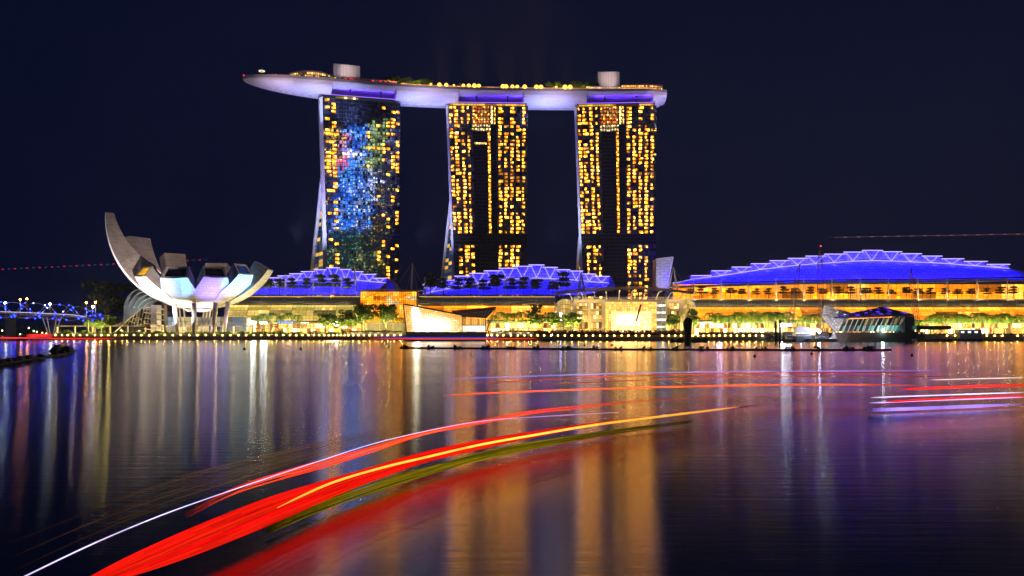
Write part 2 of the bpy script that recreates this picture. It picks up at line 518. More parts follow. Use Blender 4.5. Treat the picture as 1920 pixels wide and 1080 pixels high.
    for j in range(nfl):
        z0 = ZT - (j + 1) * FL + .3
        for i in range(NC):
            a0 = i / NC
            if k and (.28 < a0 < .6 or 35 <= j <= 37 or (j > 37 and not (.04 < a0 < .28 or .62 < a0 < .92))): continue
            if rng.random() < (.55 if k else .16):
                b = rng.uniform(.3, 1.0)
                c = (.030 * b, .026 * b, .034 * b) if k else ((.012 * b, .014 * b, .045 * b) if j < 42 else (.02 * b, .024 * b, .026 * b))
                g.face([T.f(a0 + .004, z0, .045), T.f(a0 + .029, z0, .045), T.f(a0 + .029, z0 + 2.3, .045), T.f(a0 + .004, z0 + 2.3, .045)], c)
    tag(g.build("curtained_and_sheen_panes", M["lit"], root), kind="stuff")
    # lit windows
    wins = tower_windows(k)
    wins.sort(key=lambda q: -(q[1] - q[0]) * (q[3] - q[2]))
    rest = MB()
    for idx, (a0, a1, z0, z1, c, br) in enumerate(wins):
        g = rest if idx >= 100 else MB()
        br *= 1.55
        am = a0 + (a1 - a0) * rng.uniform(.35, .65); zmid = z0 + (z1 - z0) * rng.uniform(.35, .6)
        hot = rng.randrange(4)
        for q, (u0, u1, v0, v1) in enumerate(((a0, am, z0, zmid), (am, a1, z0, zmid), (a0, am, zmid, z1), (am, a1, zmid, z1))):
            kk = br * rng.uniform(.5, 1.0) * (3.6 if q == hot else 1)
            if q < 2 and rng.random() < .35: kk *= .25
            cc = mixc(c, (2.6, 1.2, .14), .6) if q == hot and br > .8 else c
            g.face([T.f(u0, v0, .09), T.f(u1, v0, .09), T.f(u1, v1, .09), T.f(u0, v1, .09)], tuple(x * kk for x in cc))
        if idx < 100: g.build("lit_window", M["lit"], root)
    if rest.v: tag(rest.build("lit_window_field", M["lit"], root), kind="stuff")
    # recessed top floor under the park
    g = MB(); g2 = MB()
    zz = [ZT, ZT + 2.2, ZT + 2.7]
    for i in range(26):
        a0, a1 = .03 + .94 * i / 26, .03 + .94 * (i + .9) / 26
        if k == 0:
            c = (.02, .03, .03) if not 4 <= i <= 11 else jit((.35, .24, .03), .5)
            if i in (7, 10): c = (3, 2.2, .6)
        else:
            c = jit((1.0, .55, .05), .5) if (i < 12 or i > 15) else (.3, .14, .02)
            if k == 2 and 13 <= i <= 20: c = (.05, .03, .01)
        g.face([T.f(a0, ZT + .1, -2), T.f(a1, ZT + .1, -2), T.f(a1, ZT + 2.2, -2), T.f(a0, ZT + 2.2, -2)], c)
    g.build("top_floor_glazing", M["lit"], root)
    g2.hexa([T.f(.01, ZT + 2.3, -1), T.f(.985, ZT + 2.3, -1), T.f(.985, ZT + 2.3, -23), T.f(.01, ZT + 2.3, -23),
             T.f(.01, ZT + 2.7, -1), T.f(.985, ZT + 2.7, -1), T.f(.985, ZT + 2.7, -23), T.f(.01, ZT + 2.7, -23)])
    g2.hexa([T.f(.02, ZT + .05, -2.3), T.f(.97, ZT + .05, -2.3), T.f(.97, ZT + .05, -22), T.f(.02, ZT + .05, -22),
             T.f(.02, ZT + 2.3, -2.3), T.f(.97, ZT + 2.3, -2.3), T.f(.97, ZT + 2.3, -22), T.f(.02, ZT + 2.3, -22)])
    for a in (.1, .36, .75):
        g2.tube([T.f(a, ZT + 2.7, -2), T.f(a, ZT + 9.5, -3)], .6, 6)
    g2.build("top_floor_frame", M["dark"], root)
    g = MB(); g.tube([T.f(.02, ZT + 2.95, -.8), T.f(.98, ZT + 2.95, -.8)], .22, 5)
    g.build("violet_light_strip", glow("violet_strip_%d" % k, (.32, .14, 1.0), 2.2), root)
    # violet wash on the underside of the park, lavender wash up the white end walls
    for a in (.08, .3, .5, .7, .92):
        light('SPOT', "recess_floodlight", T.f(a, ZT + 3.3, -1), 9000, (.13, .03, 1.0), T.f(a, ZT + 10, -8), 150, .2)
    light('SPOT', "end_wall_floodlight", T.f(0, 72, 26) - T.d * 26, 300000 if k == 0 else 220000, (.60, .54, 1.0), T.f(0, 150, 0), 62, .4, 1.0)
    light('SPOT', "end_wall_floodlight", T.f(0, 80, 34) - T.d * 30, 260000 if k == 0 else 190000, (.50, .56, 1.0), T.f(0, 92, -12) - T.d * 4, 60, .4, 1.0)

# ------------------------------------------------------------------ roof park
CL = [Vector(p) for p in ((-247, 640), (-207, 672), (-166, 696), (-124, 712), (-72, 725), (-21, 731), (33, 734), (86, 734.5), (128, 733.2), (172, 731))]
def cr(t):
    n = len(CL) - 3
    t = min(max(t, 0), n - 1e-6); i = int(t); u = t - i
    a, b, c, d = CL[i:i + 4]
    return .5 * ((2 * b) + (c - a) * u + (2 * a - 5 * b + 4 * c - d) * u * u + (3 * b - a - 3 * c + d) * u ** 3)
samples = [cr(i * 7 / 700) for i in range(701)]
acc = [0]
for a, b in zip(samples, samples[1:]): acc.append(acc[-1] + (b - a).length)
SL = acc[-1]
def cl(s):
    s = min(max(s, 0), SL - 1e-4)
    lo, hi = 0, 700
    while hi - lo > 1:
        m = (lo + hi) // 2
        if acc[m] <= s: lo = m
        else: hi = m
    u = (s - acc[lo]) / max(acc[hi] - acc[lo], 1e-6)
    p = samples[lo].lerp(samples[hi], u)
    t = (samples[min(hi + 3, 700)] - samples[max(lo - 3, 0)]).normalized()
    return p, t, Vector((t.y, -t.x))
def s_at_px(px):        # station whose front edge shows at this pixel column
    lo, hi = 0, SL
    for _ in range(40):
        m = (lo + hi) / 2
        p = deck_pt(m, -1)
        if CX + p.x / p.y * F < px: lo = m
        else: hi = m
    return lo
def hw(s):
    k = min(s / 85, 1); w = 19.5 * math.sqrt(max(1 - (1 - k) ** 2, 0))
    e = SL - s
    return max(.15, w * (1 if e > 16 else .72 + .28 * e / 16))
ZD = 203.2
def deck_z(s): return ZD - 2.2 * max(0, 1 - s / 60) ** 1.5
def deck_pt(s, c, z=None):
    p, t, n = cl(s)
    q = p + n * (-c * hw(s))
    return Vector((q.x, q.y, deck_z(s) if z is None else z))
sT = []
for T in TW:
    rg = []
    for a in (0, 1):
        c = T.f(a, 0, -12)
        rg.append(min((i * SL / 600 for i in range(601)), key=lambda s: (cl(s)[0] - Vector((c.x, c.y))).length))
    sT.append((rg[0] + .5, rg[1] - 2))
def hd(s):
    k = min(s / 95, 1)
    d = 9.3 * (1 - (1 - k) ** 2) ** .6 + .1
    for a, b in sT:
        if a < s < b: d = min(d, 2.2)
    e = SL - s
    return d * (1 if e > 10 else .55 + .45 * e / 10)
st = [i * SL / 150 for i in range(151)]
for a, b in sT: st += [a - .05, a + .05, b - .05, b + .05]
st = sorted(set(st))
skypark = thing("roof_park", "long white ship-shaped roof park spanning the tops of the three towers", "roof park")
NA = 14
g = MB()
rows = []
for s in st:
    r_ = []
    for i in range(NA + 1):
        th = math.pi * i / NA
        c = math.cos(th); z = deck_z(s) - 1.3 - hd(s) * (math.sin(th) ** .75 if 0 < i < NA else 0)
        r_.append(deck_pt(s, -c * 1.0, z))
    rows.append(r_)
base = 0
for r_ in rows: g.v.extend([tuple(p) for p in r_])
for i in range(len(rows) - 1):
    for j in range(NA):
        q = i * (NA + 1) + j
        g.f.append((q, q + 1, q + NA + 2, q + NA + 1)); g.c.append(None)
n0 = (len(rows) - 1) * (NA + 1)
g.f.append(tuple(n0 + j for j in range(NA + 1))); g.c.append(None)
def hull_mat():
    m = mat("hull_plates", (.72, .69, .72), .42, var=.05, scale=.1)
    t = m.node_tree; b = t.nodes["Principled BSDF"]
    src = b.inputs["Base Color"].links[0].from_socket
    tc = t.nodes.new("ShaderNodeTexCoord"); mp = t.nodes.new("ShaderNodeMapping"); mp.inputs["Scale"].default_value = (.28, .28, .9)
    br = t.nodes.new("ShaderNodeTexBrick"); br.inputs["Scale"].default_value = 1.0; br.inputs["Mortar Size"].default_value = .035
    br.inputs["Color1"].default_value = (1, 1, 1, 1); br.inputs["Color2"].default_value = (.82, .82, .84, 1); br.inputs["Mortar"].default_value = (.5, .5, .52, 1)
    cb = t.nodes.new("ShaderNodeCombineXYZ"); sx = t.nodes.new("ShaderNodeSeparateXYZ")
    t.links.new(tc.outputs["Object"], mp.inputs[0]); t.links.new(mp.outputs[0], sx.inputs[0])
    t.links.new(sx.outputs["X"], cb.inputs["X"]); t.links.new(sx.outputs["Z"], cb.inputs["Y"])
    t.links.new(cb.outputs[0], br.inputs["Vector"])
    mu = t.nodes.new("ShaderNodeVectorMath"); mu.operation = 'MULTIPLY'
    t.links.new(src, mu.inputs[0]); t.links.new(br.outputs["Color"], mu.inputs[1])
    t.links.new(mu.outputs[0], b.inputs["Base Color"])
    return m
g.build("hull", hull_mat(), skypark)
g = MB()
for a, b in zip(st, st[1:]):
    for c in (-1, 1):
        o_ = 1.012
        g.hexa([deck_pt(a, c * o_, deck_z(a) - 1.32), deck_pt(b, c * o_, deck_z(b) - 1.32), deck_pt(b, c * .96, deck_z(b) - 1.32), deck_pt(a, c * .96, deck_z(a) - 1.32),
                deck_pt(a, c * o_, deck_z(a) + .9), deck_pt(b, c * o_, deck_z(b) + .9), deck_pt(b, c * .96, deck_z(b) + .9), deck_pt(a, c * .96, deck_z(a) + .9)])
    g.face([deck_pt(a, -.96), deck_pt(b, -.96), deck_pt(b, .96), deck_pt(a, .96)])
g.build("deck_parapet", M["roof_grey"], skypark)
# floodlights below the hull between the towers, along the overhang and at the right end
for s, e, col in ((28, 36000, (.50, .44, 1.0)), (55, 80000, (.34, .42, 1.0)), (82, 84000, (.30, .42, 1.0)),
                  (sT[0][1] + 12, 84000, (.36, .42, 1.0)), (sT[0][1] + 30, 84000, (.36, .42, 1.0)), (sT[1][0] - 4, 44000, (.45, .45, 1.0)),
                  (sT[1][1] + 10, 80000, (.36, .42, 1.0)), (sT[1][1] + 26, 80000, (.36, .42, 1.0)), (SL - 4, 44000, (.5, .5, 1.0))):
    p = deck_pt(s, -1.5, 168); q = deck_pt(s, .1, 196)
    light('SPOT', "hull_floodlight", p, e, col, q, 85, .3, 1.0)
for s in [22, 45, 68] + [(sT[0][1] + sT[1][0]) / 2 - 8, (sT[0][1] + sT[1][0]) / 2 + 8, (sT[1][1] + sT[2][0]) / 2 - 7, (sT[1][1] + sT[2][0]) / 2 + 7, SL - 3]:
    p = deck_pt(s, -4.6, 178); q = deck_pt(s, -.9, 202)
    light('SPOT', "added_fascia_fill", p, 76000, (1.0, .70, .82), q, 36, .3, 1.0)  # added spots standing in for ambient light on the fascia

def front(px, inset=.92):
    s = s_at_px(px); return deck_pt(s, -inset), s
# things standing on the deck
def deck_box(px0, px1, y_top, label, cin):
    s0, s1 = s_at_px(px0), s_at_px(px1)
    root = thing("plant_room", label, "roof block", group=None)
    a, b, c, d = (deck_pt(s0, cin), deck_pt(s1, cin), deck_pt(s1, cin + .9), deck_pt(s0, cin + .9))
    h = Z(y_top, a.y) - a.z
    g = MB(); up = Vector((0, 0, h)); g.hexa([a, b, c, d, a + up, b + up, c + up, d + up]); g.build("cladding", M["white_clad"], root)
    g = MB()
    for i in range(1, 8):
        q = a.lerp(b, i / 8) + Vector((0, -.08, 0)); g.box(q.x - .06, q.x + .06, q.y - .05, q.y + .05, q.z, q.z + h - .3)
    g.build("panel_joint_strip", M["roof_grey"], root)
    g = MB()
    for t in (.3, .5, .55, .7):
        q = a.lerp(b, t) + up + Vector((0, 3, 0)); g.box(q.x - .4, q.x + .4, q.y - .4, q.y + .4, q.z, q.z + random.uniform(.6, 1.6))
    g.build("rooftop_vent", M["dark"], root)
    m = (a + b) / 2
    light('SPOT', "roof_block_floodlight", m + Vector((0, -10, 8.0)), 8500, (1.0, .74, .68), m + Vector((0, 0, h * .65)), 90, .3, 1.0)
deck_box(631, 680, 119, "pale windowless block on the ship-shaped roof above the blue-lit tower", -.2)
deck_box(1124, 1166, 134.5, "pale windowless block near the ship-shaped roof's right end", -.2)
# restaurants
def deck_hall(name, label, cat, px0, px1, y0, y1, cols, roofm, arch, cin=-.86):
    root = thing(name, label, cat)
    n = 22; g = MB(); rf = MB(); prev = None
    for i in range(n + 1):
        px = px0 + (px1 - px0) * i / n
        s = s_at_px(px); a = deck_pt(s, cin); t = i / n
        zt = a.z + y1 * (1 if not arch else math.sin(math.pi * min(max(.12 + .76 * t, 0), 1)) ** .7)
        bk = deck_pt(s, cin + .8)
        if prev:
            (pa, pz, pb) = prev
            for r_ in range(2):
                z0 = .9 + (r_ * .5) * (min(pz, zt) - a.z - 1.2); z1 = .9 + (r_ * .5 + .36) * (min(pz, zt) - a.z - 1.2)
                q0, q1 = pa.lerp(a, .12), pa.lerp(a, .8)
                c = random.choice(cols)
                g.face([(q0.x, q0.y, q0.z + z0), (q1.x, q1.y, q1.z + z0), (q1.x, q1.y, q1.z + z1), (q0.x, q0.y, q0.z + z1)], jit(c, .5))
            rf.hexa([(pa.x, pa.y - 1.2, pz - .3), (a.x, a.y - 1.2, zt - .3), (bk.x, bk.y, zt - .3), (pb.x, pb.y, pz - .3),
                     (pa.x, pa.y - 1.2, pz), (a.x, a.y - 1.2, zt), (bk.x, bk.y, zt), (pb.x, pb.y, pz)])
            rf.hexa([(pa.x, pa.y + .3, pa.z), (a.x, a.y + .3, a.z), (bk.x, bk.y, a.z), (pb.x, pb.y, pa.z),
                     (pa.x, pa.y + .3, pz - .3), (a.x, a.y + .3, zt - .3), (bk.x, bk.y, zt - .3), (pb.x, pb.y, pz - .3)])
        prev = (a, zt, bk)
    rf.build("roof", roofm, root)
    g.build("lit_frontage", M["lit"], root)
    return root
deck_hall("rooftop_restaurant", "low curved-roof restaurant with rows of warm lights on the roof park's left part", "restaurant", 545, 632, 0, 6.2,
          [(1.6, 1.1, .3), (1.2, .7, .15), (.1, .06, .03), (.1, .06, .03), (1.5, .5, .2)], M["roof_brown"], True)
deck_hall("rooftop_bar", "dark terrace bar with red lights right of the taller pale block", "bar", 642, 745, 0, 3.6,
          [(1.5, .04, .08), (.06, .01, .02), (.08, .03, .02), (.9, .05, .05), (.05, .03, .05), (.06, .04, .04)], M["roof_grey"], False)
deck_hall("rooftop_restaurant", "orange lit glass restaurant at the roof park's right end", "restaurant", 1166, 1243, 0, 5.0,
          [(1.6, .7, .12), (1.4, .5, .08), (.5, .15, .04), (2.0, 1.3, .5)], M["roof_brown"], False)
deck_hall("rooftop_kiosk", "pale lit kiosk below the right-hand roof block", "kiosk", 1100, 1164, 0, 3.2,
          [(.5, .9, .7), (1.6, 1.0, .3), (1.4, .8, .9), (.3, .3, .2)], M["white_clad"], False)
# observation deck mast with ring light, rails, red beacon
p, s = front(497, .2)
root = thing("ring_lamp", "slim mast with a glowing ring lamp on the roof park's overhanging tip", "lamp", p)
g = MB(); g.tube([(0, 0, 0), (0, 0, 6.2)], .22, 6); g.tube([(0, 0, 6.2), (0, 0, 8.6)], .1, 5); g.build("mast", M["steel"], root)
g = MB(); g.tube([(2.1 * math.cos(i * math.pi / 8), 2.1 * math.sin(i * math.pi / 8), 5.6) for i in range(17)], .28, 5); g.build("ring", glow("ring_light", (1, .9, .6), 1.6), root)
p, s = front(458.5, .3)
root = thing("beacon_lamp", "small red aircraft beacon on the tip of the ship-shaped roof", "beacon", p)
g = MB(); g.tube([(0, 0, 0), (0, 0, .8)], .12, 6); g.build("post", M["dark"], root)
g = MB(); g.ball((0, 0, 1.1), .55); g.build("bulb", glow("red_beacon", (1, .03, .05), 5), root)
g = MB()
for px in range(470, 760, 7):
    p, s = front(px, .93); g.box(p.x - .08, p.x + .08, p.y - .08, p.y + .08, p.z, p.z + 1.6)
prev = None
for px in range(470, 761, 7):
    p, s = front(px, .93); q = p + Vector((0, 0, 1.6))
    if prev is not None: g.tube([prev, q], .08, 4)
    prev = q
tag(g.build("deck_railing", M["dark"]), "thin dark railing along the roof park's left deck edge", "railing")
# crowd of small deck lights
LG = glow("deck_lantern")
cols = [(1.2, .04, .06), (1.4, .9, .25), (1.2, .8, .3), (.3, 1.0, .6), (1.4, .1, .05)]
for i in range(22):
    px = 512 + i * 5.6 + random.uniform(-1.5, 1.5)
    p, s = front(px, random.uniform(.7, .9))
    root = thing("deck_lantern", "%s small coloured deck lantern from the left on the roof park's overhang" % nth(i), "lantern", p, "coloured lanterns on the overhang deck")
    g = MB(); g.tube([(0, 0, 0), (0, 0, 1.4)], .1, 5); g.build("post", M["dark"], root)
    g = MB(); g.ball((0, 0, 1.75), .4, 6, 4, random.choice(cols)); g.build("bulb", LG, root)
# strong orange pool-deck lamps
FLD = glow("pool_deck_lamp", (1.0, .50, .06), 3.2)
lamps = [(808, .5), (824, .85), (836.7, .8), (851, .45), (869, .7), (879, .8), (889.5, .95), (898, .8), (943, .9), (949, .9), (961, .8), (970, .75), (984, .9), (1006, .9), (1014.5, .9), (1043, .5), (1059.6, 1), (1069, .95)]
for i, (px, k) in enumerate(lamps):
    p, s = front(px, .975)
    root = thing("pool_deck_lamp", "%s bright orange lamp from the left along the roof park's pool edge" % nth(i), "lamp", p, "bright orange lamps on the pool edge")
    g = MB(); g.tube([(0, 0, 0), (0, 0, 1.3)], .14, 6); g.build("post", M["dark"], root)
    g = MB(); g.ball((0, 0, 1.9), 2.0 * k, 10, 6); g.build("bulb", FLD, root)  # ball swollen so its shape takes in the glow around the lamp
    if k > .75: light('SPOT', "deck_uplight", p + Vector((0, 1, 4.2)), 300000 * k, (1.0, .5, .14), p + Vector((1 - (i % 3), 6, 60)), 52, .2, 1.0)

root = thing("deck_light_strip", "continuous warm light strip along the roof park's pool edge, below the orange lamps", "light strip")
pts = [deck_pt(s_at_px(px), -1.015, None) + Vector((0, 0, 1.0)) for px in range(752, 1244, 8)]
g = MB(); prev = None
for i, (a, b) in enumerate(zip(pts, pts[1:])): g.tube([a, a.lerp(b, .86)], .2, 5, jit((1.6, .62, .10), .6))
g.build("glowing_line", M["lit"], root)
g = MB(); g.tube([p + Vector((0, .3, -.3)) for p in pts], .14, 4); g.build("cable_tray", M["dark"], root)
# ------------------------------------------------------------------ plants (shared shapes, copied as single plants)
def tree_meshes(kind, seed):
    rng = random.Random(seed)
    tr, cr_ = MB(), MB()
    if kind == 'palm':                                          # unit height 1 at crown base
        bend = rng.uniform(-.03, .03)
        tr.tube([(bend * math.sin(i / 5 * 2), 0, i / 5) for i in range(6)], [.028, .022, .02, .018, .018, .02], 6)
        top = Vector((bend * math.sin(2), 0, 1))
        for i in range(15):
            w = 2 * math.pi * i / 15 + rng.uniform(-.2, .2); up = rng.uniform(.15, 1.1); ln = rng.uniform(.36, .48)
            d = Vector((math.cos(w), math.sin(w), 0)); side = Vector((-d.y, d.x, 0))
            pts = []
            for j in range(7):
                t = j / 6
                pts.append(top + d * (ln * t * (1 - .25 * t * up)) + Vector((0, 0, ln * (up * t * .75 - 1.15 * t * t))))
            for j in range(6):
                a, b = pts[j], pts[j + 1]; wd = .13 * (1 - .55 * j / 6) * (.5 if j == 0 else 1)
                for sgn in (-1, 1):
                    for q in range(2):
                        p0 = a.lerp(b, q * .5); p1 = a.lerp(b, q * .5 + .32)
                        tip = p1 + side * sgn * wd + Vector((0, 0, -.045)) + (b - a) * .5
                        cr_.face([p0, p1, tip])
    elif kind == 'broad':
        tr.tube([(0, 0, 0), (.01, 0, .25), (-.01, .01, .5)], [.035, .026, .02], 7)
        for i in range(7):
            w = i * 2.4; e = Vector((.24 * math.cos(w), .24 * math.sin(w), .5 + .32 * rng.random()))
            tr.tube([(-.005, 0, .3 + .03 * i), Vector((0, 0, .42)) * .5 + e * .5, e], [.018, .012, .006], 5)
        for i in range(24):
            w = rng.uniform(0, 6.3); r_ = rng.uniform(.03, .3)
            c = (r_ * math.cos(w), r_ * math.sin(w), rng.uniform(.45, .92) - r_ * .35)
            cr_.leaves(c, (.13, .13, .085), 80, .038, rng=rng)
    elif kind == 'umbrella':
        tr.tube([(0, 0, 0), (.01, 0, .95)], [.022, .01], 6)
        tiers = rng.choice([[(.45, .33), (.64, .28), (.82, .17)], [(.48, .34), (.62, .36), (.78, .24)], [(.42, .26), (.55, .36), (.72, .26), (.9, .12)]])
        for z, r_ in tiers:
            for i in range(6):
                w = i * math.pi / 3 + rng.random(); tr.tube([(0, 0, z - .05), (r_ * .8 * math.cos(w), r_ * .8 * math.sin(w), z)], [.01, .004], 4)
            for i in range(8):
                w = rng.uniform(0, 6.3); q = r_ * rng.uniform(.1, .9)
                cr_.leaves((q * math.cos(w), q * math.sin(w), z), (.15, .15, .075), 44, .045, rng=rng)
    elif kind == 'shrub':
        for i in range(5): tr.tube([(0, 0, 0), (rng.uniform(-.3, .3), rng.uniform(-.3, .3), .6)], [.03, .01], 4)
        for i in range(9): cr_.leaves((rng.uniform(-.4, .4), rng.uniform(-.4, .4), rng.uniform(.3, .8)), (.3, .3, .22), 40, .08, rng=rng)
    return tr, cr_
PROTO = {}
def plant(kind, name, label, cat, loc, h, group=None, leaf='leaf', bark='bark', wide=1.0, nvar=4):
    v = random.randrange(nvar); key = (kind, v, leaf, bark)
    if key not in PROTO:
        tr, cr_ = tree_meshes(kind, 11 + v * 7)
        root = thing(name, label, cat)
        tr.build("trunk" if kind != 'shrub' else "stem", M[bark], root)
        cr_.build("crown" if kind != 'palm' else "frond_crown", M[leaf], root)
        PROTO[key] = root; o = root
    else:
        o = PROTO[key].copy(); S.collection.objects.link(o); o.name = name
        for ch in PROTO[key].children:
            c = ch.copy(); S.collection.objects.link(c); c.parent = o
        o["label"] = label; o["category"] = cat
        if group is None and "group" in o: del o["group"]
    if group: o["group"] = group
    o.location = loc; o.scale = (h * wide, h * wide, h); o.rotation_euler = (0, 0, random.uniform(0, 6.3))
    return o

# ------------------------------------------------------------------ blue-lit stepped roofs
VIO = glow("lilac_light_line", (.46, .36, 1.0), 2.0)
def blue_roof(label, segs, chord, base, Yc, Yb, end_right=None, nlight=8, power=44000, steps_dark=False):
    """segs: (px0, px1, py) of each stepped upper edge; chord: lower truss line; base: bottom edge of the pale membrane"""
    root = thing("stepped_roof_hall", label, "hall")
    x0, x1 = segs[0][0], segs[-1][1]
    if end_right: x1b = x1
    N = 70
    g = MB()                                             # curved membrane under the truss line
    def fn(u, v):
        px = x0 + (x1 - x0) * u
        zc = Z(interp(px, chord), Yc); zb = Z(interp(px, base), Yb)
        if zc < zb + .2: zc = zb + .2
        z = zb + (zc - zb) * v
        bul = math.sin(math.pi * v) * 1.6
        y = Yb + (Yc - Yb) * v - bul
        return Vector((X(px, Yc + (Yb - Yc) * 0), y, z))
    g.grid(fn, N, 8)
    g.build("lower_roof_membrane", M["roof_blue"], root, smooth=True)
    fas, line, web, shell = MB(), MB(), MB(), MB()
    pts = []
    for i in range(N + 1):
        px = x0 + (x1 - x0) * i / N; pts.append((X(px, Yc), Yc - .5, max(Z(interp(px, chord), Yc), Z(interp(px, base), Yb) + .2)))
    line.tube(pts, .2, 5)
    for i, (a, b, py) in enumerate(segs):
        b2 = segs[i + 1][0] if i + 1 < len(segs) and segs[i + 1][0] > a else b
        zt = Z(py, Yc)
        off = .0
        ca, cb = Z(interp(a, chord), Yc), Z(interp(b, chord), Yc)
        yy = Yc + 1.2 - .02 * i
        fas.face([(X(a, Yc), yy, ca), (X(b, Yc), yy, cb), (X(b, Yc), yy, zt), (X(a, Yc), yy, zt)])
        web_y = Yc - .35
        m = (a + b) / 2
        zm = Z(interp(m, chord), Yc)
        if zt - zm > 2.0:
            web = MB()
            for s_ in (-1, 1):
                web.tube([(X(m + s_ * (b - a) * .34, Yc), web_y, zt - .2), (X(m, Yc), web_y, zm + .1)], .2, 5)
            web.build("truss_strut", VIO, root)
        line.tube([(X(a, Yc), Yc - 1.6, zt), (X(b, Yc), Yc - 1.6, zt)], .32, 5)
        n = 6; prev = None                                # roof shell curving back and down
        for j in range(n + 1):
            t = j / n; y = Yc - 1.4 + 46 * t; z = zt + 2.2 * math.sin(t * 2.4) - 14 * t * t
            q = [(X(a, Yc), y, z - .5), (X(b, Yc), y, z - .5), (X(a, Yc), y, z + .1), (X(b, Yc), y, z + .1)]
            if prev: shell.hexa([prev[0], prev[1], q[1], q[0], prev[2], prev[3], q[3], q[2]])
            prev = q
    fas.build("fascia_panel", M["roof_blue"], root)
    line.build("light_line", VIO, root)
    shell.build("roof_shell", M["roof_brown"], root)
    if end_right:                                        # brown gable curve running down at the right end
        g = MB(); (ex, ey), (fx, fy) = end_right; n = 8; prev = None
        for i in range(n + 1):
            t = i / n; px = ex + (fx - ex) * t; py = ey + (fy - ey) * t ** 1.8
            q = [(X(px, Yc), Yc - 1.5, Z(py, Yc)), (X(px, Yc), Yc + 30, Z(py, Yc)), (X(px - 1, Yc), Yc - 1.5, Z(fy, Yc)), (X(px - 1, Yc), Yc + 30, Z(fy, Yc))]
            if prev: g.hexa([prev[0], prev[1], q[1], q[0], prev[2], prev[3], q[3], q[2]][:4] + [prev[2], prev[3], q[3], q[2]])
            prev = q
        g.build("end_gable", M["roof_brown"], root)
    for i in range(nlight):
        u = (i + .5) / nlight; px = x0 + (x1 - x0) * u
        zb = Z(interp(px, base), Yb); zc = Z(interp(px, chord), Yc)
        light('SPOT', "blue_floodlight", (X(px, Yc), Yb - 9, zb + .6), power, (.004, .0005, 1.0), (X(px, Yc), (Yb + Yc) / 2, zb + (zc - zb) * .6), 125, .3, .8)
        light('SPOT', "violet_floodlight", (X(px, Yc), Yc - 5, zc - 2.5), power * .0075, (.26, .13, 1.0), (X(px, Yc), Yc + 1, zc + 3), 140, .3, .8)
    return root
blue_roof("small blue-lit stepped roof hall at the foot of the leftmost tower",
    [(478, 505, 524.5), (502, 525, 521), (521, 547, 517.5), (543, 569, 513.5), (565, 591, 509.5), (589, 613, 506), (612.5, 638, 502.5), (637, 659, 505.5), (660, 682, 509.6), (679, 706, 514.7), (700, 725, 522)],
    [(478, 534), (502, 530.6), (560, 525.5), (624, 523), (680, 526), (725, 530.6)], [(478, 553), (690, 553), (715, 541), (725, 531.5)], 660, 652, ((725, 522), (746, 548)), 9)
blue_roof("blue-lit stepped roof hall below the middle tower, behind a row of black trees",
    [(793, 826, 534), (823, 855, 525.5), (852, 883, 518), (880, 911.6, 512.8), (907, 940, 508), (935, 968, 503.4), (963, 996, 499.7), (991, 1021, 497), (1017, 1046, 501.6), (1042, 1069, 506), (1068, 1093, 508.5), (1093, 1117, 514), (1112.6, 1143, 518.5)],
    [(793, 551), (811, 547.5), (839, 541.5), (895.6, 531.6), (952, 523.5), (1006, 521), (1062, 523.8), (1094, 526.5), (1143, 531)], [(793, 553), (1100, 553), (1125, 545), (1143, 532)], 660, 652, ((1142, 518.5), (1156, 543)), 12)
blue_roof("very long blue-lit stepped roof hall stretching to the right edge above golden terraces",
    [(1262, 1297, 530), (1295, 1333, 517), (1333, 1371, 508), (1371, 1408, 501), (1407, 1444, 494.7), (1442, 1479, 489), (1476, 1514, 484.7), (1509, 1548, 480.5), (1544, 1584, 476.8), (1580, 1618, 473), (1615, 1654, 469.8), (1652, 1690, 472.4), (1687, 1727, 476), (1726, 1765, 480.5), (1763, 1806, 485.5), (1805, 1850, 490.4), (1848, 1892, 496)],
    [(1262, 532), (1295, 524), (1354, 516.6), (1424, 505.5), (1494, 497), (1600, 489.6), (1640, 488.6), (1680, 489.6), (1760, 493), (1822, 497.8), (1892, 503)],
    [(1262, 533), (1300, 530.5), (1500, 525), (1600, 523), (1700, 523), (1892, 519)], 662, 652, None, 20, 80000)
g = MB()                                                     # blue tail of the long roof running down to the right
n = 10; prev = None
for i in range(n + 1):
    t = i / n; px = 1892 + 60 * t; zt = Z(503 + 16 * t ** 1.0, 662); zb = Z(518.6 + .2 * t, 652)
    q = [Vector((X(px, 660), 652, zb)), Vector((X(px, 662), 662, max(zt, zb + .1)))]
    if prev: g.face([prev[0], q[0], q[1], prev[1]])
    prev = q
tail = g.build("tail_membrane", M["roof_blue"], None, True)
tail.parent = [o for o in S.collection.objects if o.get("category") == "hall"][-1]
light('SPOT', "blue_floodlight", (X(1905, 640), 641, Z(515, 645)), 30000, (.004, .0005, 1.0), (X(1905, 658), 657, Z(509, 655)), 125, .3, .8)

